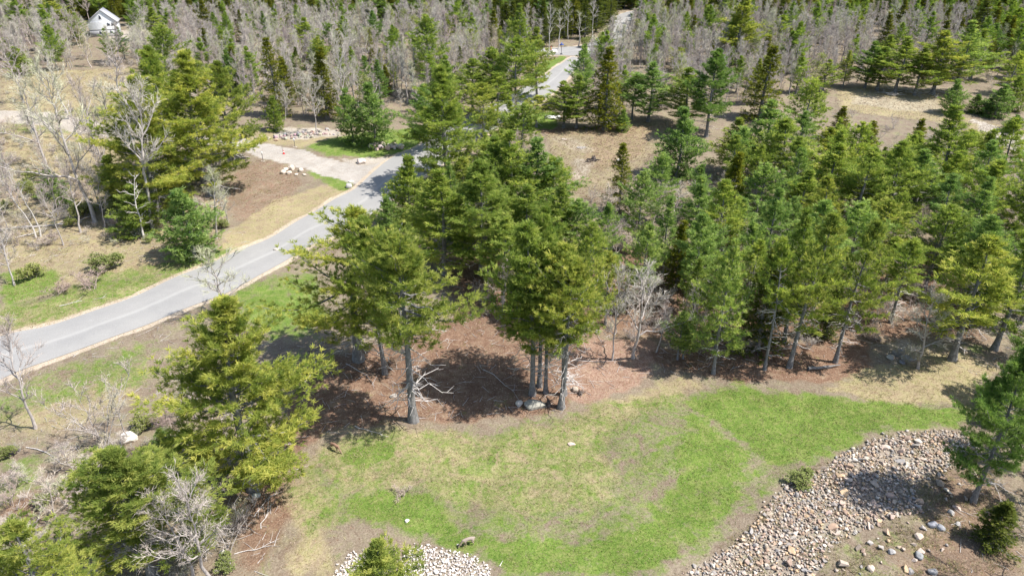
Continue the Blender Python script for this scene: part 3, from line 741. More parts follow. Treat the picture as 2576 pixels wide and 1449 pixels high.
L = [
 # heroes round the lawn
 ('H0', 640, 1228, 752, 352, 'y', None, 'large full yellow-green pine between the near road bend and the lawn'),
 ('H3', 385, 1452, 1128, 330, 'y', None, 'full pine below the white boulder, crown reaching the bottom left'),
 ('H2', 170, 1660, 1330, 320, 'y', None, 'pine crown filling the bottom left corner of the photo'),
 ('P2', 972, 1600, 1368, 190, 'y', None, 'small pine top poking up before the white crushed stone'),
 ('H3', 2448, 1262, 880, 205, 'd', None, 'dark pine standing beside the stone bank near the right edge'),
 ('H1', 1040, 1058, 590, 262, 'y', None, 'pine with long bare grey trunk and dead lower limbs at lawn edge'),
 ('H2', 902, 905, 522, 310, 'y', None, 'open-crowned pine reaching over the asphalt road'),
 ('H3', 969, 940, 540, 205, 'g', None, 'thick-trunked pine just behind the bare-trunked lawn edge pine'),
 ('P5', 1339, 993, 562, 200, 'g', None, 'leftmost pine of the trunk cluster beside the flat grey boulder'),
 ('H3', 1357, 972, 528, 200, 'g', None, 'thickest pine of the cluster behind the flat grey boulder'),
 ('Q0', 1372, 988, 600, 150, 'g', None, 'thin pine in the middle of the cluster behind the boulder'),
 ('H1', 1411, 1025, 640, 190, 'y', None, 'front pine of the cluster, pale dead branches on its lower trunk'),
 ('Q1', 1419, 993, 610, 160, 'y', None, 'thin pine right behind the front trunk of the boulder cluster'),
 ('P4', 1794, 940, 612, 118, 'p', None, 'narrow pale pine with foliage down to the ground at lawn edge'),
 ('P1', 1704, 904, 785, 80, 'p', None, 'small pine on a thin stem left of the narrow pale pine'),
 ('P4', 1718, 902, 795, 60, 'p', None, 'smaller twin of the thin-stemmed pine left of the narrow pale pine'),
 ('B2', 1540, 906, 686, 130, 'g', None, 'forked bare tree on the leaf litter, left one of the pair'),
 ('B0', 1592, 901, 676, 190, 'g', None, 'wide bare tree on the leaf litter, right one of the pair'),
 ('B3', 1651, 886, 780, 70, 'g', None, 'small leaning bare tree beside the small thin-stemmed pines'),
 ('B4', 2309, 927, 742, 150, 'g', None, 'pale bare tree beside the dark ledge above the dry grass'),
 ('S1', 2492, 1372, 1266, 95, 'd', None, 'low dark spruce below the pine at the right edge'),
 ('B0', 2570, 1480, 1180, 220, 'g', None, 'bare tree leaning in at the bottom right corner'),
 ('B3', 531, 1478, 1188, 170, 'g', None, 'upright bare tree at the bottom edge beside the red soil'),
 ('B2', 498, 1482, 1262, 260, 'g', None, 'wide bare tree at the bottom edge left of the upright one'),
 ('B2', 90, 1078, 832, 190, 'g', None, 'bare tree standing before the asphalt road at the left edge'),
 ('C0', 262, 1128, 955, 120, 'g', None, 'multi-stemmed bare tree just above the white boulder'),
 ('B3', 326, 1110, 975, 70, 'g', None, 'thin bare tree with reddish twigs right beside the white boulder'),
 ('B2', 571, 802, 638, 190, 'g', None, 'spreading reddish bare tree standing against the asphalt road'),
 # young pines and the left grove
 ('Y0', 490, 648, 486, 142, 'b', None, 'bushy young pine on the grassy bank above the road'),
 ('Y2', 352, 588, 470, 110, 'g', None, 'shaded bushy pine behind the leaning grey trunk'),
 ('H0', 403, 545, 188, 235, 'y', None, 'tallest yellow-green pine of the left grove, on its left side'),
 ('H0', 520, 492, 128, 235, 'y', None, 'broad pine in the middle of the left grove'),
 ('H3', 593, 420, 155, 150, 'y', None, 'pine at the right end of the left grove beside gravel drive'),
 ('H3', 450, 440, 118, 160, 'g', None, 'pine at the back of the left grove'),
 ('P1', 428, 232, 66, 92, 'g', None, 'layered pine behind the left grove with gaps between limbs'),
 ('P0', 395, 330, 205, 100, 'g', None, 'low pine on the far left side of the left grove'),
 ('B1', 387, 583, 232, 150, 'g', None, 'tall leaning pale-trunked bare tree before the left grove'),
 ('X0', 364, 603, 440, 90, 'g', None, 'dead snag with stubby white limbs beside the leaning bare trunk'),
 ('B0', 240, 559, 190, 230, 'g', None, 'largest forked bare tree in the left field'),
 ('B2', 275, 470, 215, 150, 'g', None, 'second forked bare tree, right behind the largest in left field'),
 ('B1', 160, 617, 470, 60, 'g', None, 'short grey bare tree right of the leaning birches'),
 ('B3', 203, 584, 420, 80, 'g', None, 'thin bare tree between the short grey and the largest forked tree'),
 ('B4', 36, 718, 560, 90, 'g', None, 'bare tree on the green verge at the left edge'),
 ('B3', 544, 600, 438, 90, 'g', None, 'thin bare tree right of the bushy young pine'),
 ('B4', 575, 560, 470, 50, 'g', None, 'slight bare sapling near the heath patch'),
 ('B4', 120, 430, 205, 150, 'g', None, 'tall forked bare tree between the leaning birches and the gravel track'), ('B1', 330, 430, 215, 130, 'g', None, 'pale bare tree crowding the left side of the left grove'), ('B0', 175, 300, 130, 120, 'g', None, 'rounded bare tree above the left gravel track'), ('B2', 60, 260, 110, 120, 'g', None, 'rounded bare tree at the edge of the left field'), ('B3', 300, 300, 150, 110, 'g', None, 'bare tree above the left gravel track near the grove'),
 ('X1', 205, 380, 250, 70, 'g', None, 'slender grey tree standing by the left gravel track'),
 ('Y1', 60, 190, 120, 60, 'g', 'left', None), ('Y1', 135, 500, 430, 70, 'd', None, 'low dark evergreen behind the leaning birches'),
 ('Y0', 305, 520, 400, 95, 'g', None, 'rounded evergreen between the forked bare trees'),
 ('Y1', 695, 330, 245, 46, 'g', None, 'small upright pine at the end of the gravel drive'),
 ('Y2', 890, 362, 228, 75, 'b', None, 'left half of the bushy pine pair above the small lawn'),
 ('Y0', 945, 366, 218, 95, 'b', None, 'right half of the bushy pine pair above the small lawn'),
 ('B2', 797, 336, 200, 80, 'g', None, 'bare tree standing on the stone heap above the gravel drive'),
 ('B2', 870, 305, 100, 110, 'g', None, 'stout bare tree with dark trunk behind the bushy pine pair'),
 ('S1', 825, 300, 120, 70, 'o', None, 'half-dead olive spruce left of the stout bare tree'),
 ('S2', 700, 290, 95, 75, 'o', None, 'ragged olive spruce behind the small upright pine'),
 # centre: along the road
 ('Y0', 1036, 572, 404, 122, 'g', None, 'dark bushy pine right beside the road, casting shade on it'),
 ('Y2', 985, 590, 496, 72, 'b', None, 'lower bushy pine in front of the one shading the road'),
 ('H0', 1128, 470, 166, 195, 'g', None, 'tall dark layered pine standing over the road bend'),
 ('H3', 1210, 690, 402, 205, 'g', 'centre', None), ('P4', 1120, 690, 432, 190, 'g', 'centre', None), ('P0', 1247, 604, 345, 175, 'g', 'centre', None),
 ('P2', 1292, 612, 330, 165, 'g', 'centre', None), ('P4', 1345, 600, 352, 165, 'b', 'centre', None), ('P3', 1392, 592, 395, 140, 'g', 'centre', None),
 ('P1', 1441, 680, 505, 120, 'b', 'centre', None), ('P0', 1170, 560, 395, 150, 'y', 'centre', None), ('P2', 1330, 700, 470, 150, 'g', 'centre', None), ('P4', 1395, 690, 470, 130, 'g', 'centre', None),
 ('P5', 1090, 640, 460, 130, 'g', 'centre', None), ('P1', 1265, 760, 545, 150, 'g', 'centre', None),
 ('P1', 1085, 245, 42, 108, 'g', 'mid', None), ('P3', 1300, 300, 95, 125, 'g', 'mid', None), ('P0', 1240, 290, 118, 115, 'g', 'mid', None), ('P4', 1308, 180, 14, 66, 'g', 'mid', None),
 ('P2', 1350, 250, 70, 85, 'y', 'mid', None), ('S0', 1245, 140, 26, 42, 'o', 'midspruce', None), ('Q0', 1252, 318, 185, 95, 'g', 'mid', None), ('P1', 1312, 400, 262, 110, 'g', 'mid', None),
 ('Q1', 1349, 320, 240, 80, 'y', 'mid', None), ('P5', 1190, 300, 150, 110, 'g', 'mid', None), ('P0', 1075, 380, 210, 120, 'b', 'mid', None), ('P3', 1215, 350, 210, 110, 'y', 'mid', None),
 # right of the drive
 ('P2', 1417, 322, 205, 98, 'g', None, 'left pine of the bushy pair beside the white concrete cover'),
 ('P2', 1450, 322, 190, 98, 'g', None, 'right pine of the bushy pair beside the white concrete cover'),
 ('P0', 1462, 270, 112, 80, 'b', None, 'pine rising behind the bushy pair near the crossroads'),
 ('S0', 1520, 326, 120, 98, 'o', None, 'tall narrow dark spruce with a bare middle and pointed top'),
 ('Y1', 1565, 330, 277, 36, 'b', None, 'knee-high young pine at the edge of the clearing below the spruce'),
 ('P2', 1630, 306, 156, 112, 'b', 'clearback', None), ('P2', 1720, 318, 172, 118, 'g', 'clearback', None), ('H3', 1776, 345, 124, 135, 'd', 'clearback', None), ('P1', 1590, 300, 185, 80, 'b', 'clearback', None),
 ('Y0', 1702, 446, 282, 118, 'b', None, 'bushy pine alone in the middle of the clearing'),
 ('H0', 1850, 160, -12, 112, 'y', None, 'large bright pine breaking the top edge right of centre'),
 ('S2', 1910, 300, 114, 100, 'o', 'rightspruce', None), ('S0', 2450, 130, 0, 60, 'd', 'rightspruce', None), ('S1', 2110, 350, 268, 50, 'o', 'rightspruce', None), ('S0', 2295, 420, 300, 60, 'o', 'rightspruce', None),
 ('S0', 2170, 420, 305, 62, 'o', 'rightspruce', None), ('S2', 1556, 540, 360, 82, 'o', None, 'olive spruce with drooping boughs at the lower edge of the clearing'),
 ('S1', 1828, 590, 384, 82, 'o', None, 'yellowish spruce right of the clearing among the pines'), ('S1', 1700, 730, 556, 62, 'o', None, 'slim yellow spruce between pale pines in the middle wood'),
 ('S2', 1905, 880, 625, 120, 'd', None, 'sparse dark spruce among the bare trunks behind the lawn'),
]
# pines of the right-hand wood: foot x, foot y, top y, width, tint
for q in [(1600,640,432,110,'p'),(1605,765,560,125,'p'),(1652,560,388,95,'b'),(1742,645,442,112,'b'),(1668,690,500,90,'b'),(1765,725,560,105,'b'),(1850,640,500,110,'b'),(1480,770,560,120,'g'),(1520,700,510,90,'b')]:
    L.append(('P', *q[:3], q[3] * 0.95, q[4], 'midwood', None))
for q in [(1890,600,415,115,'b'),(1905,455,252,150,'b'),(2005,400,200,130,'g'),(1955,500,300,150,'g'),(2065,560,362,155,'g'),(2140,590,368,165,'g'),(1845,440,300,120,'y'),(2000,600,430,130,'g'),(2060,470,320,130,'y')]:
    L.append(('P', *q[:3], q[3] * 1.0, q[4], 'rw1', None))
for q in [(2225,575,352,165,'g'),(2345,520,272,165,'g'),(2435,640,400,170,'g'),(2200,680,500,140,'y'),(2290,560,380,150,'b'),(2500,500,300,120,'g'),(2545,600,420,130,'g'),(2400,470,330,110,'y'),(2270,470,330,110,'g')]:
    L.append(('P', *q[:3], q[3] * 1.0, q[4], 'rw2', None))
for q in [(1985,924,545,165,'y'),(1923,930,600,105,'g'),(1972,860,528,145,'g'),(2101,911,556,150,'y'),(2239,812,600,120,'g'),(2040,800,560,120,'b')]:
    L.append((('Q' if q[3] < 130 else 'P'), *q, 'lawnrow', None))
for q in [(2395,905,598,230,'y'),(2500,880,560,210,'g'),(2545,1010,800,120,'d'),(2325,730,520,140,'g'),(2120,740,505,145,'b'),(2430,760,540,150,'b'),(2560,740,540,140,'g'),(2210,760,600,120,'g'),(1880,760,560,110,'b')]:
    L.append(('P', *q, 'lowright', None))
for q in [(2175,222,110,70,'d'),(2205,228,125,80,'g'),(2250,235,100,95,'g'),(2300,240,125,85,'g'),(2345,238,85,100,'y'),(2400,235,60,100,'p'),(2440,200,80,80,'g'),(2220,180,95,70,'g')]:
    L.append((('P2' if q[0] % 2 else 'P7'), q[0], q[1], q[2] - 6, q[3] * 1.25, q[4], 'topright', None))
for q in [(2390,285,205,60,'b'),(2500,295,215,70,'b'),(2545,280,195,60,'g'),(2450,285,240,45,'d'),(2480,292,250,40,'d'),(2545,330,290,50,'d')]:
    L.append(('Y', *q, 'youngright', None))
for q in [(780,150,45,75,'g'),(810,210,95,60,'y'),(700,80,12,60,'d'),(930,70,-20,90,'d'),(500,60,-10,70,'d'),(400,120,20,80,'g'),(150,70,5,70,'y'),(160,100,30,80,'y'),(30,150,95,60,'g'),(1000,160,70,60,'g')]:
    L.append(('P', *q, 'backleft', None))
for q in [(1960,130,40,60,'g'),(2050,60,-10,70,'d'),(2120,90,10,60,'g'),(1660,130,60,50,'d'),(1700,180,120,55,'y'),(1940,200,140,60,'g'),(2070,230,150,60,'g'),(2260,60,-20,80,'d'),(2350,40,-30,80,'d'),(2530,240,130,80,'g'),(2570,200,100,80,'g'),(2540,120,20,80,'o'),(2480,160,60,70,'d')]:
    L.append(('P', *q, 'backright', None))
for q in [(1330,150,20,34),(1375,148,10,34),(1405,125,25,34),(1455,120,30,34),(1490,95,0,34),(1430,100,5,34)]:
    L.append(('I', *q, 'g', 'birchcross', None))
ZONE = {'left': 'in the field at the left edge', 'centre': 'in the dense stand right of the road', 'mid': 'in the grove along the drive', 'midspruce': 'in the grove along the drive',
        'clearback': 'at the back of the clearing', 'rightspruce': 'in the right-hand wood', 'midwood': 'between clearing and lawn', 'rw1': 'in the wood right of the clearing',
        'rw2': 'in the wood below the brush track', 'lawnrow': 'in the row of bare trunks behind the lawn', 'lowright': 'in the wood above the dry grass',
        'topright': 'in the belt above the brush track', 'youngright': 'beside the brush track', 'backleft': 'rising from the far bare woods on the left', 'backright': 'in the far woods on the right',
        'birchcross': 'against the dark spruces behind the crossroads'}
for code, u, v, vt, wp, tn, zone, label in L:
    fam, name, word = KINDS[code[0]]
    k = int(code[1]) if len(code) > 1 else random.Random(int(u * 7 + v)).randrange(len(fam))
    k %= len(fam)
    conif = code[0] in 'PHQYS'
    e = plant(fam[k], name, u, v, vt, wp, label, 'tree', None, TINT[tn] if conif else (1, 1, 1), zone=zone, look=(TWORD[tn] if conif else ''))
    if zone: e['group'] = word + 's ' + ZONE[zone]

# two birches leaning far to the left
for (u, v, tx, ty, lab) in [(91, 598, -12, 400, 'left of the two white birches leaning hard to the left'), (103, 596, 45, 430, 'right of the two white birches leaning hard to the left')]:
    e = plant(BIRCH[0], 'birch_tree', u, v, 380, 60, lab, wid=3.2, h=13)
    e.rotation_euler = (0.0, -0.34 if u < 100 else -0.22, e.rotation_euler[2] * 0)

ORD = ['leftmost', 'second', 'third', 'fourth', 'fifth', 'sixth', 'seventh', 'eighth', 'ninth', 'tenth', 'eleventh', 'twelfth', 'thirteenth', 'fourteenth', 'fifteenth']
zones = {}
for rec in TREES:
    if rec[5]: zones.setdefault((rec[5], rec[7]), []).append(rec)
for (z, nm), recs in zones.items():
    recs.sort(key=lambda r_: r_[2])
    for i, r_ in enumerate(recs):
        size = 'small' if r_[4] < 8 else ('tall' if r_[4] > 17 else '')
        kw = {'white_pine': 'pine', 'young_pine': 'young pine', 'spruce_tree': 'spruce', 'birch_tree': 'pale-trunked birch'}.get(nm, nm.replace('_', ' '))
        o_ = ORD[i] if i == 0 else (ORD[i] + ' from the left')
        r_[0]['label'] = ' '.join((f'{size} {r_[6]} {kw}, {o_} ' + ('' if len(recs) > 1 else '') + ZONE[z]).split())

# ------------------------------------------------------------------ open places that stay free of random trees
OPEN = [poly(p) for p in [
    [(740,1060),(1050,1070),(1400,1030),(1640,940),(2200,960),(2360,870),(2480,880),(2470,1100),(2560,1200),(2560,1500),(560,1500),(700,1230)],
    [(0,640),(560,600),(860,430),(930,460),(1000,560),(900,640),(700,760),(400,900),(380,1020),(0,1120)],
    [(0,180),(180,190),(300,230),(330,330),(120,330),(0,310)],
    [(560,440),(650,340),(760,320),(1080,320),(1100,360),(960,460),(700,560),(580,560)],
    [(1370,330),(1710,300),(1720,400),(1600,450),(1500,500),(1400,460)],
    [(2100,220),(2370,235),(2576,320),(2700,460),(2480,390),(2380,310),(2100,285)],
    [(1300,270),(1410,110),(1480,110),(1420,320),(1310,330)],
    [(215,60),(330,55),(345,140),(215,140)],
]]
ROADS = [ROAD_POLY, CROSS_POLY, DRIVE_POLY]
placed = [(r_[1].x, r_[1].y) for r_ in TREES]
def free(x, y, md, roadm=3.0):
    for pl in OPEN:
        if float(sdist(np.array([x]), np.array([y]), pl)[0]) > -0.5: return False
    for pl in ROADS:
        if float(sdist(np.array([x]), np.array([y]), pl)[0]) > -roadm: return False
    P_ = np.array(placed)
    return np.min(np.hypot(P_[:, 0] - x, P_[:, 1] - y)) > md

EVG = []
def scatter(rgn, n, md, picks, group, label, seed, tries=40, roadm=3.0, cat='tree'):
    pl = poly(rgn); rg = random.Random(seed); got = 0
    x0, y0 = pl.min(0); x1, y1 = pl.max(0)
    SX = np.array([rg.uniform(x0, x1) for _ in range(n * tries)]); SY = np.array([rg.uniform(y0, y1) for _ in range(n * tries)])
    ok = sdist(SX, SY, pl) > 0
    for q in OPEN: ok &= sdist(SX, SY, q) < -0.5
    for q in ROADS: ok &= sdist(SX, SY, q) < -roadm
    for x, y in zip(SX[ok], SY[ok]):
        if got >= n: break
        P_ = np.array(placed)
        if np.min(np.hypot(P_[:, 0] - x, P_[:, 1] - y)) < md: continue
        x, y = float(x), float(y)
        r_ = rg.random(); acc = 0
        for (code, wt, hlo, hhi, wlo, whi, tints) in picks:
            acc += wt
            if r_ <= acc: break
        fam, name, word = KINDS[code]
        h = rg.uniform(hlo, hhi); wd = h * rg.uniform(wlo, whi)
        conif = code in 'PHQYS'
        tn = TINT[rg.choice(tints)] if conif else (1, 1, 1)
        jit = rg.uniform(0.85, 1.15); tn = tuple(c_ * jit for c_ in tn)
        bt = rg.choice([(1, 1, 1), (0.85, 0.82, 0.86), (1.1, 1.05, 1.0), (0.95, 0.86, 0.84)]) if not conif else (1, 1, 1)
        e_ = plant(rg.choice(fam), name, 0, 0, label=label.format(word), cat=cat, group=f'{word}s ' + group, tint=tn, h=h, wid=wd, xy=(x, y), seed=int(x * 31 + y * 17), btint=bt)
        if conif:
            tw_ = next((TWORD[q] for q in TINT if abs(TINT[q][2] * jit - tn[2]) < 1e-6 and abs(TINT[q][0] * jit - tn[0]) < 1e-6), '')
            EVG.append((group, ('tall ' if h > 14 else 'small ' if h < 9 else '') + tw_ + ' ' + word, proj((x, y, base_h(x, y)))[0], e_))
        placed.append((x, y)); got += 1
    return got

B_ = lambda w_, a, b: ('U', w_, a + 1, b + 1, 0.40, 0.55, 'g')
cnt = []
cnt.append(scatter([(0,50),(640,60),(640,260),(400,250),(380,170),(0,175)], 75, 4.6, [B_(0.60, 8, 12), ('D', 0.14, 7, 10, 0.5, 0.7, 'g'), ('P', 0.14, 9, 14, 0.42, 0.55, 'gyd'), ('I', 0.12, 9, 13, 0.25, 0.35, 'g')], 'in the far left woods', '{} in the pinkish grey woods round the white house', 1))
cnt.append(scatter([(600,62),(1260,62),(1240,124),(1370,110),(1360,180),(1080,320),(640,320)], 95, 4.6, [B_(0.50, 8, 13), ('D', 0.20, 8, 12, 0.45, 0.65, 'g'), ('P', 0.14, 9, 15, 0.4, 0.52, 'gyd'), ('S', 0.07, 8, 13, 0.3, 0.4, 'od'), ('I', 0.09, 9, 13, 0.25, 0.35, 'g')], 'above the small lawn', '{} in the mixed woods above the small lawn', 2))
cnt.append(scatter([(1560,60),(2180,60),(2180,230),(2000,250),(1850,270),(1480,300),(1470,140)], 95, 4.4, [B_(0.42, 8, 12), ('D', 0.30, 7, 11, 0.5, 0.7, 'g'), ('P', 0.12, 8, 13, 0.42, 0.55, 'gby'), ('S', 0.08, 7, 12, 0.3, 0.42, 'od'), ('I', 0.08, 9, 12, 0.25, 0.35, 'g')], 'right of the crossroads', '{} in the budding woods right of the crossroads', 3))
cnt.append(scatter([(2180,0),(2700,0),(2700,300),(2480,250),(2400,120),(2150,120)], 55, 4.5, [B_(0.38, 8, 12), ('P', 0.42, 9, 15, 0.42, 0.55, 'gd'), ('S', 0.20, 9, 14, 0.3, 0.42, 'od')], 'in the upper right woods', '{} in the woods above the brush track', 4))
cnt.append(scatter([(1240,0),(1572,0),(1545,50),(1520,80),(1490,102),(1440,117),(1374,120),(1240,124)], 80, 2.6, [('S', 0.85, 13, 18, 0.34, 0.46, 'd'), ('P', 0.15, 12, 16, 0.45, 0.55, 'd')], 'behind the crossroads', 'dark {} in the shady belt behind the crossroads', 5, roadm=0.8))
cnt.append(scatter([(1640,700),(1660,620),(1700,560),(1850,480),(2100,420),(2300,450),(2576,520),(2576,870),(2180,850),(1900,900),(1480,860),(1200,800)], 44, 5.2, [('P', 0.62, 11, 17, 0.42, 0.52, 'gby'), ('Q', 0.26, 12, 17, 0.35, 0.42, 'gb'), ('S', 0.12, 8, 11, 0.3, 0.4, 'd')], 'filling the right-hand wood', 'shorter {} between taller ones in the right-hand wood', 6))
cnt.append(scatter([(1430,560),(1850,480),(2576,560),(2576,920),(2180,850),(1900,900),(1480,870),(1180,800),(1150,650)], 70, 3.0, [('C', 0.35, 4, 7, 0.5, 0.7, 'g'), ('B', 0.45, 5, 9, 0.45, 0.7, 'g'), ('X', 0.20, 5, 10, 0.3, 0.45, 'g')], 'under the right-hand pines', 'leafless {} under the right-hand pines', 7))
cnt.append(scatter([(0,310),(120,330),(340,330),(380,420),(560,440),(560,600),(0,640)], 40, 3.2, [('C', 0.35, 3, 6, 0.5, 0.8, 'g'), ('B', 0.45, 6, 11, 0.4, 0.6, 'g'), ('Y', 0.20, 3, 5, 0.6, 0.8, 'gd')], 'in the thicket above the left verge', '{} in the thicket above the left verge', 8))
cnt.append(scatter([(0,1130),(600,1040),(640,1449),(300,1500),(0,1500)], 18, 3.0, [('C', 0.4, 2.5, 5, 0.6, 0.9, 'g'), ('B', 0.35, 4, 7, 0.5, 0.8, 'g'), ('Y', 0.25, 2.0, 3.5, 0.7, 0.9, 'bg')], 'in the lower left scrub', 'low {} in the scrub of the lower left', 9))
cnt.append(scatter([(2420,880),(2640,860),(2700,1500),(2500,1500),(2470,1250)], 12, 3.0, [('B', 0.5, 5, 9, 0.45, 0.7, 'g'), ('Y', 0.2, 2.5, 5, 0.6, 0.8, 'd'), ('P', 0.3, 9, 13, 0.4, 0.5, 'd')], 'at the right edge', '{} in the dim scrub at the right edge', 10))
cnt.append(scatter([(1100,330),(1330,330),(1450,560),(1400,700),(1100,720)], 14, 4.0, [('P', 0.6, 10, 15, 0.4, 0.5, 'gb'), ('B', 0.4, 6, 10, 0.4, 0.6, 'g')], 'filling the centre stand', 'lower {} half hidden in the stand right of the road', 11))
print('scattered', cnt)
TENS = ['', 'ten', 'twenty', 'thirty', 'forty']
def ordw(i): return ORD[i] if i < 15 else ['sixteenth', 'seventeenth', 'eighteenth', 'nineteenth', 'twentieth', 'twenty-first', 'twenty-second', 'twenty-third', 'twenty-fourth', 'twenty-fifth', 'twenty-sixth', 'twenty-seventh', 'twenty-eighth', 'twenty-ninth', 'thirtieth'][min(i - 15, 14)]
_by = {}
for gname, look_, u_, e_ in EVG: _by.setdefault((gname, look_), []).append((u_, e_))
for (gname, look_), li_ in _by.items():
    li_.sort(key=lambda q: q[0])
    for i, (_, e_) in enumerate(li_):
        o_ = ('' if len(li_) == 1 else 'leftmost ' if i == 0 else ordw(i) + ' from left ')
        e_['label'] = f'{look_}, {o_}{gname}'.replace('  ', ' ')
# shrubs one can tell apart, low twiggy ones by the road and the left field
for i, (u, v, w_, h_, code, lab) in enumerate([
    (232, 728, 3.8, 2.6, 'R', 'round brown shrub on the green verge above the road'), (145, 742, 3.0, 1.8, 'R', 'pale pinkish shrub beside the round brown one on the verge'),
    (262, 680, 4.0, 2.4, 'G', 'yellowish budding shrub on the verge above the road'), (85, 700, 3.0, 2.0, 'G', 'budding shrub on the green patch at the left edge'),
    (2010, 1215, 2.2, 1.2, 'G', 'small green-brown bush at the rim of the stone bank'), (1010, 1250, 1.6, 0.8, 'R', 'low dead tuft of twigs in the middle of the lawn'),
    (610, 1335, 1.8, 1.4, 'R', 'dark brown shrub on the red soil beside the bottom pines'), (1405, 875, 2.0, 1.4, 'R', 'brown shrub behind the cluster of trunks'),
    (560, 575, 2.0, 1.5, 'G', 'small green bush right of the bushy young pine'), (2290, 905, 3.4, 1.8, 'R', 'brown shrub spreading beside the dark ledge'),
    (2210, 860, 3.0, 2.0, 'R', 'grey twiggy shrub left of the dark ledge'), (1475, 120, 4, 3, 'G', 'brown roadside shrub above the crossroads')]):
    fam, name, word = KINDS[code]
    plant(fam[0], name, u, v, label=lab, cat='shrub', h=h_, wid=w_, btint=(0.85, 0.75, 0.72))
scatter([(0,440),(560,440),(560,640),(0,650)], 40, 1.6, [('R', 0.6, 1.2, 2.4, 1.0, 1.3, 'g'), ('G', 0.4, 1.2, 2.4, 1.0, 1.3, 'g')], 'above the left verge', 'low twiggy {} among the trees above the left verge', 21, cat='shrub')
scatter([(0,1130),(600,1040),(640,1449),(300,1500),(0,1500)], 26, 1.5, [('R', 0.5, 0.9, 2.0, 1.0, 1.4, 'g'), ('G', 0.5, 0.9, 2.0, 1.0, 1.4, 'g')], 'in the lower left scrub', 'low twiggy {} in the lower left scrub', 22, cat='shrub')
scatter([(1430,560),(2576,560),(2576,920),(2180,850),(1900,900),(1480,870),(1180,800)], 60, 1.6, [('R', 0.8, 1.2, 2.6, 1.0, 1.3, 'g'), ('G', 0.2, 1.2, 2.0, 1.0, 1.3, 'g')], 'under the right-hand pines', 'brown twiggy {} under the right-hand pines', 23, cat='shrub')

# ------------------------------------------------------------------ far woods: instances on points in ONE object
SRC = bpy.data.collections.new('wood_sources')
def joined(proto, tint, nm):
    parts = [(proto[k]) for k in ('trunk', 'crown', 'twigs') if proto.get(k)]
    Vs, Ts, Ms, As, mats, off = [], [], [], [], [], 0
    for me in parts:
        nv = len(me.vertices); nf = len(me.polygons)
        v = np.empty(nv * 3, np.float32); me.vertices.foreach_get('co', v)
        li = np.empty(nf * 3, np.int32); me.loops.foreach_get('vertex_index', li)
        Vs.append(v.reshape(-1, 3)); Ts.append(li.reshape(-1, 3) + off); Ms.append(np.full(nf, len(mats), np.int32)); mats.append(me.materials[0])
        a = me.color_attributes.get('tint'); aa = np.full((nv, 4), 0.5, np.float32)
        if a: b_ = np.empty(nv * 4, np.float32); a.data.foreach_get('color', b_); aa = b_.reshape(-1, 4)
        As.append(aa); off += nv
    me = mesh_np(nm, np.vstack(Vs), np.vstack(Ts), None, False, {'tint': np.vstack(As)})
    for m_ in mats: me.materials.append(m_)
    me.polygons.foreach_set('material_index', np.concatenate(Ms))
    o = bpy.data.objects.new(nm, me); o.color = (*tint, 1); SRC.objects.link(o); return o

def gn_host(name, pts, idx, rotz, scl, srcs_sorted_names, kind='stuff'):
    """points carrying turn, size and kind; sources are picked by index in name order"""
    me = bpy.data.meshes.new(name); me.vertices.add(len(pts)); me.vertices.foreach_set('co', np.asarray(pts, np.float32).ravel())
    for an, ty, dat in (('pick', 'INT', np.asarray(idx, np.int32)), ('turn', 'FLOAT', np.asarray(rotz, np.float32))):
        a = me.attributes.new(an, ty, 'POINT'); a.data.foreach_set('value', dat)
    a = me.attributes.new('size', 'FLOAT_VECTOR', 'POINT'); a.data.foreach_set('vector', np.asarray(scl, np.float32).ravel())
    o = link(name, me)
    g = bpy.data.node_groups.new(name + '_nodes', 'GeometryNodeTree')
    g.interface.new_socket('Geometry', in_out='INPUT', socket_type='NodeSocketGeometry'); g.interface.new_socket('Geometry', in_out='OUTPUT', socket_type='NodeSocketGeometry')
    gi = g.nodes.new('NodeGroupInput'); go = g.nodes.new('NodeGroupOutput')
    iop = g.nodes.new('GeometryNodeInstanceOnPoints'); ci = g.nodes.new('GeometryNodeCollectionInfo')
    ci.inputs['Collection'].default_value = srcs_sorted_names; ci.inputs['Separate Children'].default_value = True; ci.inputs['Reset Children'].default_value = True
    def na(nm, ty):
        n = g.nodes.new('GeometryNodeInputNamedAttribute'); n.data_type = ty; n.inputs['Name'].default_value = nm; return n.outputs['Attribute']
    cx = g.nodes.new('ShaderNodeCombineXYZ'); g.links.new(na('turn', 'FLOAT'), cx.inputs[2])
    iop.inputs['Pick Instance'].default_value = True
    g.links.new(gi.outputs[0], iop.inputs['Points']); g.links.new(ci.outputs[0], iop.inputs['Instance'])
    g.links.new(na('pick', 'INT'), iop.inputs['Instance Index']); g.links.new(cx.outputs[0], iop.inputs['Rotation']); g.links.new(na('size', 'FLOAT_VECTOR'), iop.inputs['Scale'])
    g.links.new(iop.outputs[0], go.inputs[0])
    md = o.modifiers.new('scatter', 'NODES'); md.node_group = g
    tag(o, kind=kind); return o

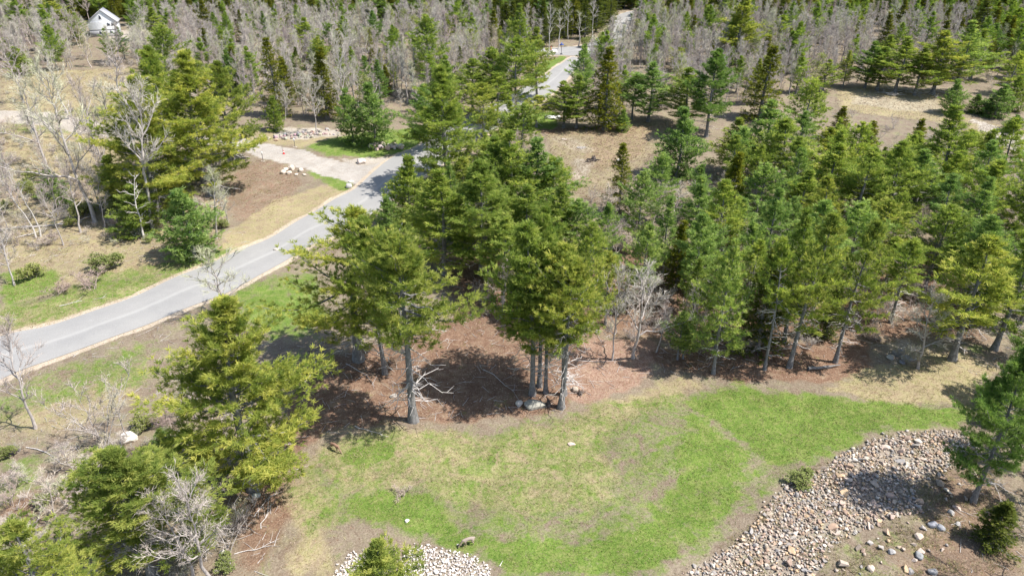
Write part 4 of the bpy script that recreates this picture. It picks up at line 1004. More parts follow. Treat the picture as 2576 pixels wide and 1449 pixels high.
srcs = []
for i, (pr, tn) in enumerate([(UPRIGHT[0], (1, 1, 1)), (UPRIGHT[1], (1, 1, 1)), (BARES[4], (1, 1, 1)), (BUDDY[0], (1, 1, 1)), (PINES[0], (0.6, 0.75, 1.4)), (PINES[2], (0.8, 0.85, 1.2)), (SPRUCES[0], (0.5, 0.7, 1.6)), (SPRUCES[1], (0.55, 0.7, 1.5))]):  # conifer sources tinted dark and bluish: far shade put into their colour
    srcs.append((joined(pr, tn, f'source_{i}'), pr))
rg = np.random.default_rng(99); pts, idx, rz, sc = [], [], [], []
def crosses(x, y):
    for pl in (CROSS_POLY, ROAD_POLY): 
        if float(sdist(np.array([x]), np.array([y]), pl)[0]) > -3: return True
    return False
PA = np.array(placed)
x_y = []
for _ in range(9000):
    y = rg.uniform(285, 900) if rg.random() < 0.75 else rg.uniform(230, 420)
    x = rg.uniform(-1, 1) * (0.9 * y + 60)
    x_y.append((x, y))
HOUSE_XY = W(262, 82)
for _ in range(3000):
    x_y.append((rg.uniform(-1, 1) * 330, rg.uniform(335, 440)))
XY_ = np.array(x_y); okx = np.ones(len(XY_), bool)
for q in OPEN: okx &= sdist(XY_[:, 0], XY_[:, 1], q) < 0
for q in (CROSS_POLY, ROAD_POLY): okx &= sdist(XY_[:, 0], XY_[:, 1], q) < -3
for x, y in XY_[okx]:
    uu, vv, _z = proj((x, y, float(base_h(x, y))))
    if vv > 190 and -50 < uu < 2626: continue
    if np.min(np.hypot(PA[:, 0] - x, PA[:, 1] - y)) < 4.5: continue
    if math.hypot(x - HOUSE_XY[0], y - HOUSE_XY[1]) < 16 or (vv > 60 and 180 < uu < 330): continue
    darkz = (1240 < uu < 1640 and vv < 125) or vv < 66 or uu > 2400  # mostly dark-tinted conifers here, standing in for cloud shade on the far woods
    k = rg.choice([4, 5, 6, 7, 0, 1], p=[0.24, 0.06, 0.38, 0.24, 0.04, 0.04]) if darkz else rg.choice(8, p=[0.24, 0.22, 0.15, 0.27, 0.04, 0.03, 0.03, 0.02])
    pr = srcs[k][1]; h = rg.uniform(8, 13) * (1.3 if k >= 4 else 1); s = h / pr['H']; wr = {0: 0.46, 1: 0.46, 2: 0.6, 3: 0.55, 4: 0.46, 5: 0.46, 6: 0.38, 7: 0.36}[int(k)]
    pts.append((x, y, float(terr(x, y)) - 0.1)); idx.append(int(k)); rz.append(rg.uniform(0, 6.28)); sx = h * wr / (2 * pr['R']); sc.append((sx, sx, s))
for rgn, n_ in (([(0,0),(640,0),(640,255),(400,250),(380,170),(0,175)], 480), ([(600,10),(1400,10),(1370,110),(1360,180),(1080,315),(640,310)], 620), ([(1560,10),(2180,10),(2180,225),(2000,250),(1850,270),(1480,300),(1500,140)], 600), ([(2180,0),(2700,0),(2700,250),(2480,200),(2400,110),(2150,110)], 260)):
    pl = poly(rgn); x0, y0 = pl.min(0); x1, y1 = pl.max(0); k_ = 0; k_c = 0
    FX_, FY_ = rg.uniform(x0, x1, n_ * 7), rg.uniform(y0, y1, n_ * 7)
    okf = sdist(FX_, FY_, pl) > 0
    for q in OPEN + [DRIVE_POLY]: okf &= sdist(FX_, FY_, q) < -1
    for q in (CROSS_POLY, ROAD_POLY): okf &= sdist(FX_, FY_, q) < -3
    FXY = list(zip(FX_[okf], FY_[okf]))
    for _ in range(len(FXY)):
        x, y = FXY[k_c]; k_c += 1
        if k_ >= n_: break
        if np.min(np.hypot(PA[:, 0] - x, PA[:, 1] - y)) < 2.6 or math.hypot(x - HOUSE_XY[0], y - HOUSE_XY[1]) < 13: continue
        vv = proj((x, y, float(base_h(x, y))))[1]
        k = int(rg.choice(8, p=[0.04, 0.04, 0.0, 0.04, 0.28, 0.06, 0.34, 0.20] if vv < 68 else [0.22, 0.20, 0.18, 0.32, 0.01, 0.06, 0.0, 0.01])); pr = srcs[k][1]; h = rg.uniform(6.5, 13) * (1.15 if k > 3 else 1); sx = h * rg.uniform(0.42, 0.52) * (0.85 if k > 5 else 1) / (2 * pr['R'])
        pts.append((x, y, float(terr(x, y)) - 0.1)); idx.append(k); rz.append(rg.uniform(0, 6.28)); sc.append((sx, sx, h / pr['H'])); k_ += 1
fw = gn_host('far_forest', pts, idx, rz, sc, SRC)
print('far forest trees', len(pts))
# woods standing outside the frame on both sides and behind, thinner

# thickets: leafless undergrowth nobody could count
TSRC = bpy.data.collections.new('thicket_sources')
_old = SRC; SRC = TSRC
tsr = [(joined(p_, (1, 1, 1), f'thicket_{i}'), p_) for i, p_ in enumerate([CLUMP[0], CLUMP[1], BRUSH[0], BARES[2], BUSHG[0]])]
SRC = _old
THICK = [([(0,0),(640,0),(640,260),(400,250),(380,170),(0,175)], 240, 1.2, 3), ([(600,10),(1400,10),(1370,110),(1360,180),(1080,310),(640,300)], 320, 1.2, 3),
         ([(1560,10),(2180,10),(2180,225),(2000,250),(1850,270),(1480,300),(1470,140)], 340, 1.2, 3), ([(2180,0),(2700,0),(2700,300),(2480,250),(2400,120),(2150,120)], 160, 1.2, 3),
         ([(1430,520),(1850,440),(2100,280),(2576,420),(2700,880),(2180,845),(1900,895),(1480,860),(1150,800)], 520, 1.2, 3.6), ([(0,440),(560,440),(560,600),(0,640)], 160, 0.8, 2.4),
         ([(0,1130),(600,1040),(640,1449),(300,1500),(0,1500)], 90, 0.6, 1.8), ([(2420,880),(2700,860),(2700,1500),(2500,1500),(2480,1250)], 60, 0.8, 2.4), ([(0,180),(380,180),(380,300),(0,400)], 70, 0.6, 1.6), ([(0,340),(380,370),(380,480),(0,480)], 80, 1.0, 3.0)]
TOPBAND = poly([(-400,-60),(3000,-60),(3000,48),(-400,48)])
rg = np.random.default_rng(5); pts, idx, rz, sc = [], [], [], []
hard = [ROAD_POLY, CROSS_POLY, DRIVE_POLY, poly([(1240,0),(1580,0),(1545,70),(1500,110),(1380,125),(1240,125)])] + OPEN[:1] + OPEN[4:]
for rgn, n, lo, hi in THICK:
    pl = poly(rgn); x0, y0 = pl.min(0); x1, y1 = pl.max(0)
    X = rg.uniform(x0, x1, n * 6); Y = rg.uniform(y0, y1, n * 6)
    ok = sdist(X, Y, pl) > 0
    ok &= sdist(X, Y, TOPBAND) < 0
    for q in hard: ok &= sdist(X, Y, q) < -1.6
    ok &= np.hypot(X - HOUSE_XY[0], Y - HOUSE_XY[1]) > 12
    X, Y = X[ok][:n], Y[ok][:n]
    for x, y in zip(X, Y):
        k = int(rg.choice(5, p=[0.3, 0.3, 0.2, 0.08, 0.12])); h = rg.uniform(lo, hi) * (0.6 if k in (2, 4) else 1); pr = tsr[k][1]; s_ = h / pr['H']; sx = s_ * rg.uniform(1.0, 1.6)
        pts.append((x, y, float(terr(x, y)) - 0.05)); idx.append(k); rz.append(rg.uniform(0, 6.28)); sc.append((sx, sx, s_))
gn_host('undergrowth', pts, idx, rz, sc, TSRC)

# ------------------------------------------------------------------ grass, dry tussocks, fallen leaves
mgr, t = new_mat('grass_blades')
a = N(t, 'ShaderNodeAttribute', attribute_name='tint'); d = N(t, 'ShaderNodeBsdfDiffuse'); tr_ = N(t, 'ShaderNodeBsdfTranslucent'); mx = N(t, 'ShaderNodeMixShader'); mx.inputs[0].default_value = 0.3
t.links.new(a.outputs['Color'], d.inputs[0]); t.links.new(a.outputs['Color'], tr_.inputs[0]); t.links.new(d.outputs[0], mx.inputs[1]); t.links.new(tr_.outputs[0], mx.inputs[2]); out(t, mx)
def tufts(name, region, n, fn, blades_n, h0, h1, w0, spread, cols, seed, flat=False):
    rg = np.random.default_rng(seed); pl = poly(region); x0, y0 = pl.min(0); x1, y1 = pl.max(0)
    X = rg.uniform(x0, x1, n * 5); Y = rg.uniform(y0, y1, n * 5)
    # denser where the camera side is near
    ok = (sdist(X, Y, pl) > 0) & (rg.random(len(X)) < fn(X, Y))
    for q in (ROAD_POLY, DRIVE_POLY, RIPRAP, WHITE_A, WHITE_B): ok &= sdist(X, Y, q) < -0.25
    X, Y = X[ok][:n], Y[ok][:n]; m = len(X); Z = terr(X, Y)
    X = np.repeat(X, blades_n); Y = np.repeat(Y, blades_n); Z = np.repeat(Z, blades_n); k = len(X)
    a = rg.random(k) * 6.28; h = rg.uniform(h0, h1, k); sp_ = spread * rg.random(k)
    bx = X + np.cos(a) * sp_ * 0.5; by = Y + np.sin(a) * sp_ * 0.5
    nx_, ny_ = -np.sin(a) * w0, np.cos(a) * w0
    if flat: tip = np.stack([bx + np.cos(a) * h, by + np.sin(a) * h, Z + 0.03 + rg.random(k) * 0.06], 1); z0 = Z + 0.015
    else: tip = np.stack([bx + np.cos(a) * h * 0.7 + rg.normal(size=k) * 0.03, by + np.sin(a) * h * 0.7, Z + h * 0.8], 1); z0 = Z - 0.01
    V = np.stack([np.stack([bx - nx_, by - ny_, z0], 1), np.stack([bx + nx_, by + ny_, z0], 1), tip], 1).reshape(-1, 3)
    i = np.arange(k) * 3; T = np.stack([i, i + 1, i + 2], 1)
    ci_ = np.repeat(rg.integers(0, len(cols), m), blades_n); cc = np.array(cols)[ci_] * rg.uniform(0.75, 1.2, (k, 1)); cc = np.repeat(cc, 3, 0)
    o = link(name, mesh_np(name, V, T, mgr, False, {'tint': np.column_stack([cc, np.ones(len(cc))])})); tag(o, kind='stuff'); return o
def patchy(f, p=2.0):
    return lambda X, Y: np.clip(f(X, Y), 0, 1) ** p
LAWN_R = [(700,1060),(1000,1060),(1400,1030),(1640,950),(2000,950),(2400,880),(2500,930),(2440,1090),(2100,1150),(1900,1310),(1640,1449),(1560,1500),(720,1500)]
def clump(X, Y): return 0.5 + 0.5 * np.sin(X * 0.9 + 1.7 * np.sin(Y * 0.6)) * np.sin(Y * 1.1 + 1.3 * np.sin(X * 0.5 + 1))
tufts('lawn_grass', LAWN_R, 26000, lambda X, Y: mask(X, Y, GREEN) * (0.3 + 0.7 * clump(X, Y)), 3, 0.06, 0.17, 0.022, 0.18, [(0.10, 0.17, 0.03), (0.14, 0.20, 0.045), (0.20, 0.225, 0.07), (0.30, 0.27, 0.13), (0.38, 0.33, 0.21)], 1)
tufts('dry_grass', [(0,900),(0,1500),(2576,1500),(2576,860),(1600,930),(1400,1030),(700,1060),(700,900),(600,640),(0,700)], 24000, lambda X, Y: np.clip(mask(X, Y, DRYG) + 0.04, 0, 1) * (0.3 + 0.7 * clump(X + 3, Y)), 4, 0.12, 0.34, 0.02, 0.22, [(0.42, 0.35, 0.21), (0.50, 0.43, 0.28), (0.34, 0.27, 0.16), (0.30, 0.28, 0.12)], 2)
tufts('fallen_leaves', [(0,620),(560,560),(1150,640),(2576,600),(2700,1500),(-100,1560)], 30000, lambda X, Y: np.clip(np.maximum(mask(X, Y, RUST), mask(X, Y, LEAF)) + 0.12 - mask(X, Y, GREEN), 0, 1), 1, 0.07, 0.16, 0.05, 0.1, [(0.50, 0.38, 0.29), (0.38, 0.24, 0.16), (0.26, 0.14, 0.09), (0.58, 0.47, 0.37), (0.30, 0.18, 0.12)], 3, True)
tufts('verge_grass', [(0,640),(560,600),(860,470),(930,470),(700,690),(400,830),(400,1000),(0,1150)], 12000, lambda X, Y: mask(X, Y, GREEN) * 0.8 + 0.15, 3, 0.08, 0.22, 0.025, 0.2, [(0.12, 0.21, 0.03), (0.17, 0.24, 0.05), (0.30, 0.27, 0.12), (0.38, 0.32, 0.19)], 4)

tufts('heath_scrub', [(560,430),(660,395),(760,440),(750,500),(690,550),(600,570),(550,520)], 2400, lambda X, Y: np.clip(mask(X, Y, HEATH), 0, 1) * (0.1 + 0.9 * clump(X * 0.6, Y * 0.5) ** 2), 5, 0.12, 0.32, 0.025, 0.35, [(0.30, 0.20, 0.15), (0.38, 0.27, 0.20), (0.28, 0.25, 0.12), (0.46, 0.38, 0.28), (0.24, 0.20, 0.09)], 12)
tufts('field_scrub', [(0,180),(380,170),(380,340),(560,440),(560,620),(0,680)], 9000, lambda X, Y: (0.35 + 0.65 * clump(X * 0.7, Y * 0.7)) * (1 - np.clip(mask(X, Y, PALE), 0, 1)), 5, 0.2, 0.5, 0.03, 0.4, [(0.36, 0.29, 0.20), (0.42, 0.35, 0.24), (0.28, 0.20, 0.15), (0.30, 0.28, 0.13), (0.34, 0.25, 0.19)], 13)
tufts('clearing_scrub', [(1370,330),(1710,300),(1700,360),(1500,520),(1400,460)], 5000, lambda X, Y: 0.3 + 0.7 * clump(X * 0.7, Y * 0.7), 5, 0.15, 0.4, 0.03, 0.4, [(0.36, 0.27, 0.20), (0.28, 0.19, 0.14), (0.44, 0.36, 0.27), (0.27, 0.24, 0.11)], 14)
tufts('clearing_scrub', [(2100,220),(2370,235),(2576,320),(2700,460),(2480,390),(2380,310),(2100,285)], 5000, lambda X, Y: 0.3 + 0.7 * clump(X * 0.7, Y * 0.7), 5, 0.15, 0.4, 0.03, 0.4, [(0.40, 0.33, 0.24), (0.48, 0.42, 0.34), (0.28, 0.22, 0.16)], 15)
_R, RIPRAP = RIPRAP, WHITE_A
tufts('bank_weeds', [(2440,1085),(2260,1092),(2130,1130),(1980,1215),(1900,1310),(1640,1480),(1620,1560),(2300,1560),(2560,1449),(2480,1130)], 5000, lambda X, Y: np.clip(1.6 * clump(X * 0.8 + 4, Y * 0.8) - 0.75 + (sdist(X, Y, _R) < 0.9) * 0.35, 0, 1), 5, 0.12, 0.38, 0.022, 0.3, [(0.40, 0.34, 0.22), (0.30, 0.28, 0.12), (0.20, 0.22, 0.07), (0.46, 0.39, 0.27), (0.33, 0.25, 0.17)], 9)
RIPRAP = _R

# ------------------------------------------------------------------ rocks
def hull_stone(name, seed, n=12, sq=(1, 0.8, 0.6), mat=None):
    rg = np.random.default_rng(seed); p = rg.normal(size=(n, 3)); p /= np.linalg.norm(p, axis=1)[:, None]
    p = np.sign(p) * np.abs(p) ** 0.75; p *= np.array(sq) * 0.5 * rg.uniform(0.85, 1.1, (n, 1))
    bm = bmesh.new(); vs = [bm.verts.new(q) for q in p]; r_ = bmesh.ops.convex_hull(bm, input=vs)
    bmesh.ops.delete(bm, geom=[v for v in bm.verts if not v.link_faces], context='VERTS'); bmesh.ops.triangulate(bm, faces=bm.faces)
    me = bpy.data.meshes.new(name); bm.to_mesh(me); bm.free(); me.materials.append(mat or M_ROCK); return me
STRAY = poly([(2080,1449),(2120,1375),(2250,1315),(2330,1290),(2300,1240),(2330,1200),(2430,1180),(2480,1200),(2440,1330),(2330,1420),(2250,1500),(2060,1520)])
STONES = [hull_stone('stone', 300 + i, 10, (1, rgq, rgz)) for i, (rgq, rgz) in enumerate([(0.8, 0.5), (0.7, 0.6), (0.9, 0.45), (0.6, 0.5), (0.85, 0.65), (0.65, 0.4), (0.75, 0.7), (0.95, 0.6)])]
SV = []
for me in STONES:
    v = np.empty(len(me.vertices) * 3, np.float32); me.vertices.foreach_get('co', v); f = np.empty(len(me.polygons) * 3, np.int32); me.loops.foreach_get('vertex_index', f)
    SV.append((v.reshape(-1, 3), f.reshape(-1, 3)))
PAL_RIP = [(0.48, 0.40, 0.335), (0.54, 0.45, 0.39), (0.50, 0.36, 0.27), (0.56, 0.41, 0.27), (0.36, 0.345, 0.34), (0.42, 0.39, 0.37), (0.52, 0.40, 0.345), (0.64, 0.58, 0.51), (0.40, 0.30, 0.245), (0.47, 0.39, 0.31), (0.33, 0.30, 0.285)]
PAL_WHT = [(0.74, 0.69, 0.67), (0.80, 0.75, 0.73), (0.68, 0.62, 0.60), (0.60, 0.56, 0.55), (0.78, 0.70, 0.66)]
def euler_m(a, b, c_):
    return np.array(Matrix.Rotation(c_, 3, 'Z') @ Matrix.Rotation(b, 3, 'Y') @ Matrix.Rotation(a, 3, 'X'))
def stone_field(name, label, polys, step, smin, smax, pal, seed, big=0.03, cat='stone bank'):
    rg = np.random.default_rng(seed); items = []
    for pl in polys:
        x0, y0 = pl.min(0); x1, y1 = pl.max(0)
        gx_, gy_ = np.meshgrid(np.arange(x0, x1, step), np.arange(y0, y1, step)); X = gx_.ravel() + rg.normal(size=gx_.size) * step * 0.35; Y = gy_.ravel() + rg.normal(size=gx_.size) * step * 0.35
        d = sdist(X, Y, pl); ok = d > rg.normal(size=len(X)) * 0.25 + 0.1
        # stones thin out where brush has grown over them
        if cat == 'stone bank': ok &= (rg.random(len(X)) < 0.97 - 0.25 * (np.sin(X * 0.5 + 2) * np.sin(Y * 0.6) > 0.55))
        for x, y in zip(X[ok], Y[ok]):
            u, v, dep = proj((x, y, 0)); r_ = rg.random()
            s = smin + (smax - smin) * rg.random() ** 2.2
            if r_ < big: s *= rg.uniform(1.5, 2.2)
            vis = (-40 < u < 2610) and (v < 1475)
            if cat == 'stone bank' and float(sdist(np.array([x]), np.array([y]), RIPRAP)[0]) < 0 and r_ > 0.04: continue
            items.append((s / dep * (1 if vis else 0.01), x, y, s, int(rg.integers(len(SV))), rg.uniform(-0.45, 0.45), rg.uniform(-0.45, 0.45), rg.uniform(0, 6.28), pal[int(rg.integers(len(pal)))], rg.uniform(0.8, 1.18)))
    items.sort(key=lambda q: -q[0])
    c0 = polys[0].mean(0); e = empty(name, on_ground(c0[0], c0[1])); tag(e, label, cat)
    mb = MB(); cols = []
    for i, (_, x, y, s, k, a, b, c_, col, j) in enumerate(items):
        z = float(terr(x, y)) + s * 0.13 + rg.random() * 0.10
        if i < 290:
            o = link('stone', STONES[k], e, (x - e.location.x, y - e.location.y, z - e.location.z), (a, b, c_), (s, s, s), tuple(q * j for q in col))
        else:
            V, F = SV[k]; V2 = (V * s) @ euler_m(a, b, c_).T + np.array([x - e.location.x, y - e.location.y, z - e.location.z]); mb.add(V2, F); cols.append(np.tile([col[0] * j, col[1] * j, col[2] * j, 1], (len(V), 1)))
    if cols:
        o = link('rubble', mb.mesh('rubble', M_ROCKS, False, {'tint': np.vstack(cols)}), e); tag(o, kind='stuff')
    print(name, len(items)); return e
stone_field('stone_bank', 'wide curving bank of loose tan and grey broken stones below the green lawn', [RIPRAP, STRAY], 0.27, 0.21, 0.62, PAL_RIP, 1, 0.05)
stone_field('crushed_stone_patch', 'whitish crushed stone apron at the bottom edge beside the small pine top', [WHITE_A], 0.24, 0.24, 0.40, PAL_WHT, 2, 0.01, 'stone patch')
stone_field('crushed_stone_patch', 'smaller whitish crushed stone strip left of the small pine top', [WHITE_B], 0.24, 0.24, 0.38, PAL_WHT, 3, 0.01, 'stone patch')

def boulder(seed, sq=(1, 0.8, 0.7), blocky=0.5):
    rg = np.random.default_rng(seed); bm = bmesh.new(); bmesh.ops.create_icosphere(bm, subdivisions=3, radius=0.5)
    pln = [rg.normal(size=3) for _ in range(9)]; pln = [p / np.linalg.norm(p) for p in pln]; cut = [rg.uniform(0.30, 0.43) for _ in pln]
    ph = rg.uniform(0, 6, 6)
    for v in bm.verts:
        p = np.array(v.co)
        for n_, c_ in zip(pln, cut):
            d = p.dot(n_)
            if d > c_: p -= n_ * (d - c_) * 0.9
        p *= 1 + 0.03 * math.sin(9 * p[0] + ph[0]) + 0.03 * math.sin(11 * p[1] + ph[1]) + 0.02 * math.sin(23 * p[2] + ph[2] + 7 * p[0])
        v.co = Vector(p * np.array(sq) * 1.15)
    me = bpy.data.meshes.new('boulder'); bm.to_mesh(me); bm.free(); me.materials.append(M_ROCK); return me
BOULD = [boulder(400 + i, q) for i, q in enumerate([(1, 0.85, 0.75), (1, 0.7, 0.35), (1, 0.8, 0.6), (0.9, 0.9, 0.85)])]
def rock(u, v, size, col, label, k=0, rotz=0.0, group=None, name='boulder', hs=1.0, sink=0.15):
    p = G(u, v); o = link(name, BOULD[k], None, (p.x, p.y, p.z + size * (0.35 - sink) * hs * (0.5 if k == 1 else 1)), (0.1, 0.05, rotz), (size, size, size * hs), col)
    tag(o, label, 'boulder' if name == 'boulder' else 'stone', group); return o
WHITE, TAN, GREY, DARK = (0.85, 0.82, 0.78), (0.62, 0.52, 0.44), (0.42, 0.41, 0.41), (0.22, 0.22, 0.23)
for a_ in [
    (324, 1108, 1.75, WHITE, 'big white boulder among bare saplings at the lower left', 0, 0.4), (1347, 1022, 2.5, (0.36, 0.35, 0.31), 'wide flat mossy grey boulder at the foot of the pine cluster', 1, 0.1),
    (1306, 1018, 0.95, (0.6, 0.56, 0.52), 'pale boulder just left of the wide flat mossy one', 0, 1.0), (1446, 982, 0.85, (0.48, 0.40, 0.33), 'brown boulder beside the dark stumps on the leaf litter', 3, 0.3),
    (909, 411, 2.0, (0.66, 0.58, 0.54), 'blocky boulder standing where the gravel drive meets the road', 0, 0.5), (878, 472, 1.45, (0.50, 0.49, 0.50), 'grey block boulder on the point between gravel drive and road', 3, 0.2),
    (884, 458, 1.1, WHITE, 'flat whitish stone above the grey block boulder', 1, 0.2), (2310, 1352, 0.8, TAN, 'tan boulder with shaded side below the stone bank', 0, 0.5),
    (2242, 1390, 0.65, GREY, 'small round grey boulder on the mossy ground below the bank', 0, 0.1), (2311, 1400, 0.85, (0.33, 0.34, 0.35), 'elongated grey boulder below the tan one', 2, 1.5),
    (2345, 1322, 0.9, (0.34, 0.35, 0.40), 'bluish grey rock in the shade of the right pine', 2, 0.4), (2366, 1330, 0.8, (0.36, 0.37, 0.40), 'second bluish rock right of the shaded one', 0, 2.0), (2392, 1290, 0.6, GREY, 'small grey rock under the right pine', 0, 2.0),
    (2410, 1318, 0.7, GREY, 'grey rock left of the low dark spruce', 1, 1.0), (2345, 1440, 0.8, (0.3, 0.3, 0.31), 'dark grey rock at the bottom edge below the bank', 2, 0.2), (2190, 1432, 0.7, TAN, 'pale tan rock at the foot of the mossy patch', 0, 0.9),
    (1024, 1311, 0.42, WHITE, 'smooth white stone lying in the lawn', 0, 0.9), (1438, 1118, 0.8, (0.62, 0.5, 0.44), 'flat pinkish rock showing through the lawn', 1, 0.0), (645, 1248, 0.8, (0.42, 0.45, 0.43), 'grey-green rock on the red soil below the big left pine', 2, 0.4),
    (560, 1392, 0.6, GREY, 'small grey rock beside the bottom bare tree', 0, 0.4), (595, 1290, 0.5, (0.5, 0.47, 0.44), 'pale small rock on the red soil', 2, 0.4), (1393, 134, 2.2, WHITE, 'white boulder on the near edge of the crossroads', 0, 0.2),
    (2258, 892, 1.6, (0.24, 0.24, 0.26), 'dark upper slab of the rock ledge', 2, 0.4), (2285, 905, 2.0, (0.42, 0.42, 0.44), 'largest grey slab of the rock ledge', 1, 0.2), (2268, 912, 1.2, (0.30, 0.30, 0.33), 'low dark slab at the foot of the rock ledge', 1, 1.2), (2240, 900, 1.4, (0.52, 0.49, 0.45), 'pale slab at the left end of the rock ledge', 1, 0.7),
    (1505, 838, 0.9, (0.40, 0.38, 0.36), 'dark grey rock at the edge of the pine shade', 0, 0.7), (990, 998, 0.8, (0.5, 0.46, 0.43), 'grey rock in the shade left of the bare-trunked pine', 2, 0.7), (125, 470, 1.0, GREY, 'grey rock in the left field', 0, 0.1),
    (695, 630, 0.9, (0.55, 0.50, 0.45), 'rock on the bank right of the young pine', 2, 0.5), (1465, 372, 2.6, (0.33, 0.31, 0.30), 'broad pale rock outcrop in the clearing', 1, 0.3), (1420, 350, 2.2, (0.42, 0.37, 0.32), 'paler outcrop at the upper left of the clearing', 1, 1.3), (1556, 406, 0.9, WHITE, 'whitish rock beside the uprooted stump', 0, 0.4),
    (1565, 315, 0.8, WHITE, 'small white rock near the knee-high young pine', 0, 0.4)]:
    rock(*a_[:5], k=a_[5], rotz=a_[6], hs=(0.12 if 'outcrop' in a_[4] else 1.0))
rg = np.random.default_rng(8)
PILE = ['left rear', 'rear', 'front', 'middle', 'right rear', 'right front', 'left front']
for (u, v), w_ in zip([(719,430),(733,427),(727,437),(746,440),(757,431),(765,441),(713,436)], PILE):
    rock(u, v, rg.uniform(1.0, 1.7), (0.66, 0.58, 0.51), f'{w_} cream boulder of the small heap above the heath', int(rg.integers(4)), rg.uniform(0, 3), 'cream boulders heaped by the gravel drive', 'boulder')
for i in range(34):
    u, v = rg.uniform(932, 1015), rg.uniform(366, 381)
    rock(u, v - 3 * math.sin((u - 932) / 83 * 3.14), rg.uniform(0.7, 1.5), tuple(q * rg.uniform(0.85, 1.1) for q in (0.60, 0.52, 0.46)), 'pale rock in the heap at the top of the small lawn', int(rg.choice([0, 2, 3])), rg.uniform(0, 3), 'rocks heaped at the top of the small lawn', 'field_stone', 1.0, 0.0 if rg.random() < 0.5 else 0.2)
for i in range(75):
    f = rg.random(); u = 640 + 225 * f; v = 352 - 22 * f + rg.uniform(-7, 9)
    rock(u, v, rg.uniform(0.4, 1.1), tuple(q * rg.uniform(0.75, 1.15) for q in (0.44, 0.38, 0.345)), 'grey-tan stone in the long rubble row above the gravel drive', int(rg.choice([0, 2, 3])), rg.uniform(0, 3), 'stones in the rubble row above the gravel drive', 'field_stone')

# ------------------------------------------------------------------ dead wood
def stick_mb(length, r, seed, forks=3, bend=0.1):
    rg = np.random.default_rng(seed); mb = MB(); t = np.linspace(0, 1, 8)
    p = np.stack([t * length, np.cumsum(rg.normal(size=8)) * bend * length * 0.25, r + 0.03 * np.abs(np.sin(t * 5)) * length * 0.3], 1); mb.tube(p, r * (1 - 0.7 * t), 6, True)
    for i in range(forks):
        s = rg.uniform(0.25, 0.95); q = np.array([np.interp(s, t, p[:, k]) for k in range(3)]); a = rg.choice([-1, 1]) * rg.uniform(0.4, 1.0); l2 = length * rg.uniform(0.12, 0.35)
        e = q + np.array([math.cos(a), math.sin(a), rg.uniform(0.0, 0.35)]) * l2; m_ = (q + e) / 2 + rg.normal(size=3) * 0.04 * l2; mb.tube([q, m_, e], [r * 0.4, r * 0.3, r * 0.1], 4)
    return mb
def log(u0, v0, u1, v1, r, label, seed, name='fallen_branch', forks=3, mat=None, lift=0.0, cat='branch'):
    a, b = G(u0, v0), G(u1, v1); d = b - a; me = stick_mb((b - a).length, r, seed, forks).mesh(name, mat or M_DEAD, True)
    o = link(name, me, None, (a.x, a.y, a.z + lift), (0, -math.asin(d.z / d.length), math.atan2(d.y, d.x))); tag(o, label, cat); return o
log(0, 582, 205, 566, 0.22, 'long pale fallen trunk lying in the thicket at the left edge', 1, 'fallen_log', 5, cat='log'); log(40, 600, 120, 578, 0.12, 'dark fallen limb under the leaning birches', 2, 'fallen_log', 4, cat='log')
log(890, 1075, 982, 1094, 0.06, 'thin curved fallen branch on the lawn near the bare-trunked pine', 3, forks=4); log(150, 770, 268, 748, 0.06, 'pale fallen sapling on the verge among the shrubs', 4, forks=5); log(455, 662, 492, 655, 0.07, 'pale stick in the shade of the bushy young pine', 5, forks=1)
log(660, 1330, 690, 1245, 0.05, 'forked white branch on the red soil right of the big left pine', 6, forks=5); log(640, 1300, 668, 1255, 0.05, 'white branch just left of the forked one on red soil', 7, forks=4); log(640, 1205, 700, 1190, 0.05, 'grey branch in the shade under the big left pine', 8, forks=4)
log(2030, 930, 2112, 922, 0.25, 'dark fallen log in the shade at the foot of the right trunks', 9, 'fallen_log', 2, M_BARK, cat='log'); log(1440, 905, 1545, 908, 0.05, 'thin stick on the pink leaf litter', 10, forks=2); log(1215, 930, 1290, 990, 0.05, 'long thin stick in the red shade behind the flat boulder', 11, forks=2)
log(870, 915, 940, 975, 0.05, 'bare stick leaning in the shade left of the thick pine', 12, forks=2); log(2230, 236, 2285, 228, 0.14, 'longest grey pole of the slash by the brush track', 13, 'fallen_log', 4, cat='log')
log(590, 1395, 700, 1350, 0.045, 'pale thin branch near the bottom bare trees', 14, forks=5); log(1256, 1424, 1264, 1410, 0.05, 'short white stick beside the crushed stone', 15, forks=0); log(120, 1215, 290, 1250, 0.07, 'long pale dead branch across the lower left scrub', 16, forks=6); log(60, 1130, 250, 1180, 0.06, 'upper pale dead branch across the lower left scrub', 17, forks=6)
